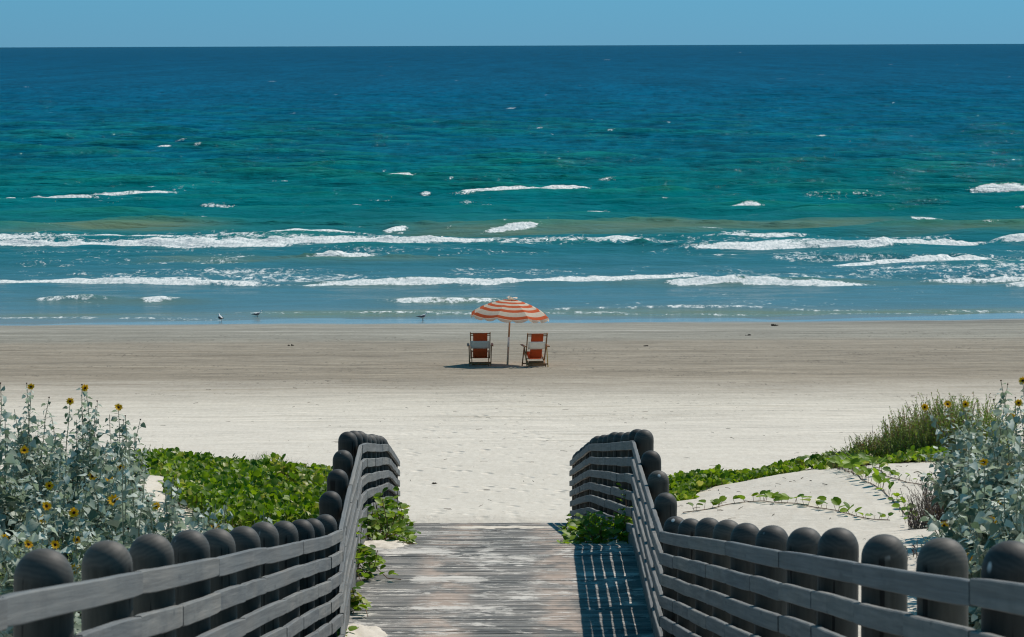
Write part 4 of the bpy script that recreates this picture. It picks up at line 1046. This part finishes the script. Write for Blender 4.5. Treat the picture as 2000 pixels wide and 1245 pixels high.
vine_cover('vine_ground_cover', 'low yellow-green vines at the foot of the olive scrub on the right dune',
           [(1640, 905, 50), (1720, 900, 51.5), (1900, 890, 51.0), (1905, 945, 47.2), (1800, 945, 47.6), (1715, 925, 48.2)],
           1500, 0.07, 0.14, 0.12, 5)
def runner(pts, label, n, size, seed, hmax=0.09, jitter=0.05):
    r = random.Random(seed); W_ = [on_ground(a, b, 30, 60) for a, b in pts]
    seg = [0]
    for i in range(1, len(W_)): seg.append(seg[-1] + (W_[i] - W_[i - 1]).length)
    def at_(t):
        s = t * seg[-1]
        for i in range(1, len(seg)):
            if s <= seg[i]: k = (s - seg[i - 1]) / max(1e-6, seg[i] - seg[i - 1]); p = W_[i - 1].lerp(W_[i], k); break
        else: p = W_[-1].copy()
        p.z = Hs(p.x, p.y) + 0.008; return p
    root = empty('vine_runner', W_[0], label, 'beach vine', 'vine runners creeping over the dune sand')
    g = Vector(root.location); mb = MB(); K = max(24, int(seg[-1] * 6))
    mb.tube([at_(i / K) + Vector((r.uniform(-.01, .01), r.uniform(-.02, .02), 0)) - g for i in range(K + 1)], 0.0045, 5); 
    for i in range(n):
        t = (i + r.random()) / n; p = at_(t); side = 1 if i % 2 else -1
        b = p + Vector((r.uniform(-jitter, jitter), r.uniform(-jitter, jitter), 0)); h = r.uniform(0.4, 1.0) * hmax * (1.0 if t < 0.75 else 0.7)
        q = b + Vector((r.uniform(-.02, .02), 0, h)); mb.tube([b - g, q - g], 0.0025, 4, False)
        ax = Vector((side * r.uniform(0.3, 1), r.uniform(-.7, .7), r.uniform(0.0, 0.9))).normalized()
        sz = size * r.uniform(0.7, 1.15) * (1.0 if t < 0.7 else 1.0 - (t - 0.7) * 1.6)
        leaf_obj(root, 'vine', 'vine_leaf' if r.random() > 0.07 else 'vine_leaf_yellow', q, ax, (r.uniform(-.4, .4), r.uniform(-.7, .2), 1), sz)
    mb.obj('stem', M['vine_stem'], root, True)
runner([(1335, 1004), (1385, 997), (1430, 985), (1480, 980), (1530, 984), (1580, 992), (1620, 998), (1665, 1008), (1705, 1017), (1738, 1020)], 'thin vine runner crossing the lower sand, its leaves sparser toward the tip', 42, 0.10, 1, 0.07, 0.035)
runner([(1590, 906), (1620, 912), (1650, 921), (1680, 936), (1710, 951), (1735, 970), (1757, 990), (1772, 1010), (1782, 1032)], 'long leafy vine runner descending the sunny face of the right dune', 90, 0.10, 2, 0.10, 0.06)
runner([(1640, 903), (1690, 917), (1735, 934), (1780, 946), (1822, 958)], 'upper vine runner along the crest below the olive shrub', 60, 0.10, 3, 0.11, 0.08)
runner([(1555, 912), (1575, 905), (1595, 900), (1620, 903), (1650, 905), (1670, 908)], 'leafy vine runner on the very crest of the sand dune', 52, 0.09, 4, 0.13, 0.10)

def deck_vine(c, ext, n, size, label, runners=(), seed=1, yellow=0.06):
    """vine clump climbing the foot of a railing; c world centre at deck level, ext half sizes and height"""
    r = random.Random(seed); root = empty('deck_vine', c, label, 'vine clump', 'vine clumps growing onto the walkway'); mb = MB(); g = Vector(c); Lf = []
    for k in range(max(4, n // 9)):
        b = Vector((r.uniform(-ext[0], ext[0]), r.uniform(-ext[1], ext[1]), 0)); e = b + Vector((r.uniform(-.12, .12), r.uniform(-.2, .2), ext[2] * r.uniform(0.35, 1.0) * (1 - 0.5 * abs(b.x) / ext[0])))
        m_ = (b + e) / 2 + Vector((r.uniform(-.05, .05), 0, 0)); mb.tube([b, m_, e], 0.004, 4, False)
        for j in range(9):
            t = (j + 1) / 9; q = b * (1 - t) ** 2 + m_ * 2 * t * (1 - t) + e * t * t; Lf.append(q + Vector((r.uniform(-.05, .05), r.uniform(-.07, .07), r.uniform(-.02, .05))))
    for path in runners:
        pp = [Vector(p) - g for p in path]; mb.tube(pp, 0.004, 4, False)
        for i in range(len(pp) - 1):
            for j in range(3): Lf.append(pp[i].lerp(pp[i + 1], (j + 0.5) / 3) + Vector((r.uniform(-.03, .03), r.uniform(-.04, .04), 0.04)))
    for q in Lf[:n + 40]:
        a = r.uniform(0, 6.28); ax = Vector((math.cos(a), math.sin(a), r.uniform(-.3, .9))).normalized()
        leaf_obj(root, 'vine', 'vine_leaf_yellow' if r.random() < yellow else 'vine_leaf', q + g, ax, (r.uniform(-.6, .6), r.uniform(-.7, .3), 1), size * r.uniform(.6, 1.2))
    mb.obj('stem', M['vine_stem'], root, True)
dz = deck_z
deck_vine((-1.33, 43.0, dz(43.0)), (0.24, 0.8, 0.55), 330, 0.088, 'large bright vine clump climbing the left railing at the top of the far ramp', [[(-1.25, 42.6, dz(42.6) + .03), (-1.1, 42.0, dz(42) + .02), (-1.0, 41.7, dz(41.7) + .02)]], 1)
deck_vine((-1.47, 38.6, dz(38.6)), (0.12, 0.5, 0.50), 110, 0.085, 'vine clump hanging through the left railing onto the landing with a trailing shoot', [[(-1.40, 39.0, dz(38) + .12), (-1.28, 38.5, dz(38) + .08), (-1.18, 38.3, dz(38) + .02), (-1.05, 38.2, dz(38) + .02)]], 2)
deck_vine((-1.45, 35.9, dz(35.9)), (0.06, 0.35, 0.30), 24, 0.08, 'small drying vine sprig at the foot of the left railing, mid landing', [[(-1.4, 36.2, dz(36) + .12), (-1.31, 35.9, dz(36) + .08), (-1.27, 35.6, dz(36) + .02)]], 3, 0.45)
deck_vine((-1.46, 34.3, dz(34.3)), (0.06, 0.25, 0.16), 18, 0.08, 'small vine sprig nearest the camera beside the left railing', [], 4, 0.2)
deck_vine((0.92, 42.9, dz(42.9)), (0.32, 0.8, 0.36), 350, 0.088, 'spreading dark vine clump in the shade of the right railing', [[(1.1, 42.6, dz(42.6) + .1), (0.7, 42.4, dz(42.4) + .06), (0.5, 42.6, dz(42.6) + .03)]], 5, 0.03)
deck_vine((1.12, 42.6, dz(42.6)), (0.10, 0.3, 0.62), 70, 0.085, 'upright vine shoot reaching the upper boards of the right railing', [], 6, 0.02)

# ------------------------------------------------------------------ fine shrubs
def fine_shrub(name, px, d, w, dep, h, n, label, cat, mats, size, stem_mat='twig', prof=None, seed=1):
    r = np.random.default_rng(seed); X = (px - 1000) * d / F; root = empty(name, (X, d, Hs(X, d)), label, cat); g = np.array(root.location)
    mb = MB(); P_, A_, Nn, S_ = [], [], [], []
    for k in range(n):
        bx, by = r.uniform(-w, w), r.uniform(-dep, dep)
        if (bx / w) ** 2 + (by / dep) ** 2 > 1: continue
        hh = h * (prof(bx / w) if prof else 1) * r.uniform(0.55, 1.0)
        bz = Hs(X + bx, d + by) - g[2]
        lean = Vector((r.normal(0, .30), r.normal(0, .30), 1)); b = Vector((bx, by, bz)); e = b + lean * hh
        c1 = b.lerp(e, .5) + Vector((r.normal(0, .03), r.normal(0, .03), 0)); mb.tube([b, c1, e], [.0035, .0028, .0012], 3, False)
        m_ = int(hh / 0.013)
        for j in range(m_):
            t = 0.12 + 0.88 * j / m_; q = b * (1 - t) ** 2 + c1 * 2 * t * (1 - t) + e * t * t
            a = r.uniform(0, 6.28); P_.append(q); A_.append((math.cos(a) * .8, math.sin(a) * .8, r.uniform(0.1, 1.3))); Nn.append((r.normal(0, .6), r.normal(0, .6), 1)); S_.append(size * r.uniform(.6, 1.3) * (1.15 - .5 * t))
    tag(mb.obj('stem', M[stem_mat], root), kind='stuff')
    P_ = np.array(P_); A_ = np.array(A_); Nn = np.array(Nn); S_ = np.array(S_)
    top = P_[:, 2] / h; pick = r.random(len(P_)) < np.clip(mats[2] * (0.4 + 1.6 * fbm(P_[:, 0] * 2, P_[:, 1] * 2 + seed, 2) + 0.6 * top), 0, 1)
    for sel, mt, nm in ((~pick, mats[0], 'foliage'), (pick, mats[1], 'seed_heads')):
        if sel.sum():
            v, f = batch('fine', P_[sel], A_[sel], Nn[sel], S_[sel]); tag(link(nm, np_mesh(nm, v, f, M[mt]), root), kind='stuff')
    return root
fine_shrub('olive_shrub', 1850, 49.6, 0.75, 0.9, 0.86, 800, 'tall feathery olive-green shrub with rusty tips behind the right sunflowers', 'shrub', ('shrub_leaf', 'shrub_rust', 0.35), 0.040, 'twig', lambda t: 1 - 0.18 * abs(t) ** 2 - 0.2 * (t < 0) * abs(t), 1)
fine_shrub('olive_shrub', 1758, 49.6, 0.60, 0.8, 0.62, 650, 'middle olive shrub, green at its foot and rusty along its sloping top', 'shrub', ('shrub_leaf', 'shrub_rust', 0.42), 0.038, 'twig', lambda t: 0.8 + 0.25 * t, 2)
fine_shrub('olive_shrub', 1685, 49.8, 0.48, 0.6, 0.36, 380, 'lowest greenest olive scrub at the left end, beside the dune crest', 'shrub', ('shrub_leaf', 'shrub_rust', 0.2), 0.036, 'twig', lambda t: 0.78 + 0.25 * t, 8)
fine_shrub('dry_shrub', 1845, 39.5, 0.34, 0.4, 0.52, 330, 'dry purplish brown twiggy bush on the sand beside the right sunflowers', 'shrub', ('dry_leaf', 'shrub_rust', 0.15), 0.022, 'twig', lambda t: 1 - 0.45 * t * t, 3)
fine_shrub('weed_tuft', 1640, 49.2, 0.18, 0.15, 0.26, 12, 'thin bare weeds standing on the dune crest', 'weed', ('dry_leaf', 'shrub_rust', 0.2), 0.016, 'twig', None, 4)
fine_shrub('weed_tuft', 1712, 52.5, 0.05, 0.1, 0.62, 5, 'single wispy dry weed sticking up left of the olive scrub', 'weed', ('dry_leaf', 'shrub_rust', 0.2), 0.02, 'twig', None, 9)
fine_shrub('weed_tuft', 1775, 36, 0.16, 0.3, 0.16, 26, 'small grey dying weed on the sand at the foot of the long runner', 'weed', ('dry_leaf', 'sun_leaf', 0.5), 0.03, 'twig', None, 5)
fine_shrub('weed_tuft', 298, 57, 0.16, 0.2, 0.40, 14, 'wiry weed poking above the left vine carpet', 'weed', ('shrub_leaf', 'dry_leaf', 0.4), 0.03, 'twig', None, 6)
fine_shrub('yellow_weed', 60, 31.5, 0.30, 0.3, 1.0, 90, 'yellowish green flowering weed among the lower left sunflowers', 'weed', ('shrub_leaf', 'vine_leaf_yellow', 0.7), 0.03, 'sun_stem', None, 7)
def grass(px, d, w, dep, h, n, label, seed):
    r = np.random.default_rng(seed); X = (px - 1000) * d / F; z0 = Hs(X, d); g = np.array([X, d, z0])
    x = X + r.normal(0, w / 2, n); y = d + r.normal(0, dep / 2, n); z = H(x, y); hh = h * r.uniform(.4, 1.1, n); lx = r.normal(0.15, .35, n) * hh; ly_ = r.normal(0, .3, n) * hh
    wd = 0.003 * np.ones(n); a = r.uniform(0, np.pi, n); cxv, cyv = np.cos(a) * wd, np.sin(a) * wd
    v = np.stack([np.stack([x - cxv, y - cyv, z], -1), np.stack([x + cxv, y + cyv, z], -1), np.stack([x + cxv * .8 + lx * .35, y + cyv * .8 + ly_ * .35, z + hh * .6], -1), np.stack([x - cxv * .8 + lx * .35, y - cyv * .8 + ly_ * .35, z + hh * .6], -1),
                  np.stack([x + lx + cxv * .2, y + ly_, z + hh], -1), np.stack([x + lx - cxv * .2, y + ly_, z + hh], -1)], 1) - g
    f = (np.array([[0, 1, 2, 3], [3, 2, 4, 5]])[None] + (np.arange(n) * 6)[:, None, None]).reshape(-1, 4)
    o = link('grass_tuft', np_mesh('grass_tuft', v.reshape(-1, 3), f, M['grass'])); o.location = g; tag(o, label, 'grass', 'dry grass tufts on the left dune')
grass(520, 57.5, 0.30, 0.5, 0.40, 420, 'wispy brown grass tuft at the top edge of the left vine carpet', 1)
grass(568, 57.0, 0.28, 0.5, 0.34, 380, 'dry grass tuft leaning right on the seaward corner of the left dune', 2)

# ------------------------------------------------------------------ sand blown onto the boards, litter on the sand
def drift(x, y, rx, ry, h, label, seed):
    n = 34; t = np.linspace(-1, 1, n); U, V = np.meshgrid(t, t); X_ = U * rx; Y_ = V * ry
    r2_ = U ** 2 + V ** 2; z = h * (1 - r2_ * (1.15 + 0.9 * fbm(U * 1.7 + seed, V * 1.7, 3))) + 0.022 * fbm(U * 5, V * 4 + seed, 4) - 0.008
    base = np.array([deck_z(y + q) - deck_z(y) for q in Y_[:, 0]])[:, None]
    z = np.maximum(z, -0.05) + base
    o = link('sand_drift', np_mesh('sand_drift', np.stack([X_, Y_, z], -1).reshape(-1, 3), grid_faces(n, n), M['sand'])); o.location = (x, y, deck_z(y)); tag(o, label, 'sand', kind='stuff')
drift(-1.36, 41.9, 0.36, 1.3, 0.05, 'sand heap under the left vine clump on the deck', 1)
drift(-1.38, 34.3, 0.34, 1.0, 0.045, 'sand drifted along the left edge of the landing', 2)
drift(-0.15, 51.6, 0.75, 1.1, 0.022, 'thin sheet of sand across the middle of the far ramp', 3)
drift(1.05, 42.4, 0.22, 0.5, 0.04, 'sand heap under the right vine clump', 4)
r = random.Random(77); mb = MB()
for i in range(420):
    if i < 230: x, y = r.uniform(1.8, 6.5), r.uniform(33, 52)
    elif i < 300: x, y = r.uniform(-6, -2), r.uniform(36, 56)
    else: x, y = r.gauss(-0.3, 4.5), r.uniform(70, 106)
    z = Hs(x, y) + 0.006; a = r.uniform(0, 3.14); L = r.uniform(0.012, 0.05) * (1 + (i >= 300) * 0.8)
    d = Vector((math.cos(a) * L, math.sin(a) * L, r.uniform(-.004, .01))); mb.tube([Vector((x, y, z)) - d, Vector((x, y, z + 0.004)), Vector((x, y, z)) + d], r.uniform(.002, .0055), 3, False)
tag(mb.obj('beach_litter', M['twig']), 'scattered twig and weed litter on the sand', 'litter', kind='stuff')
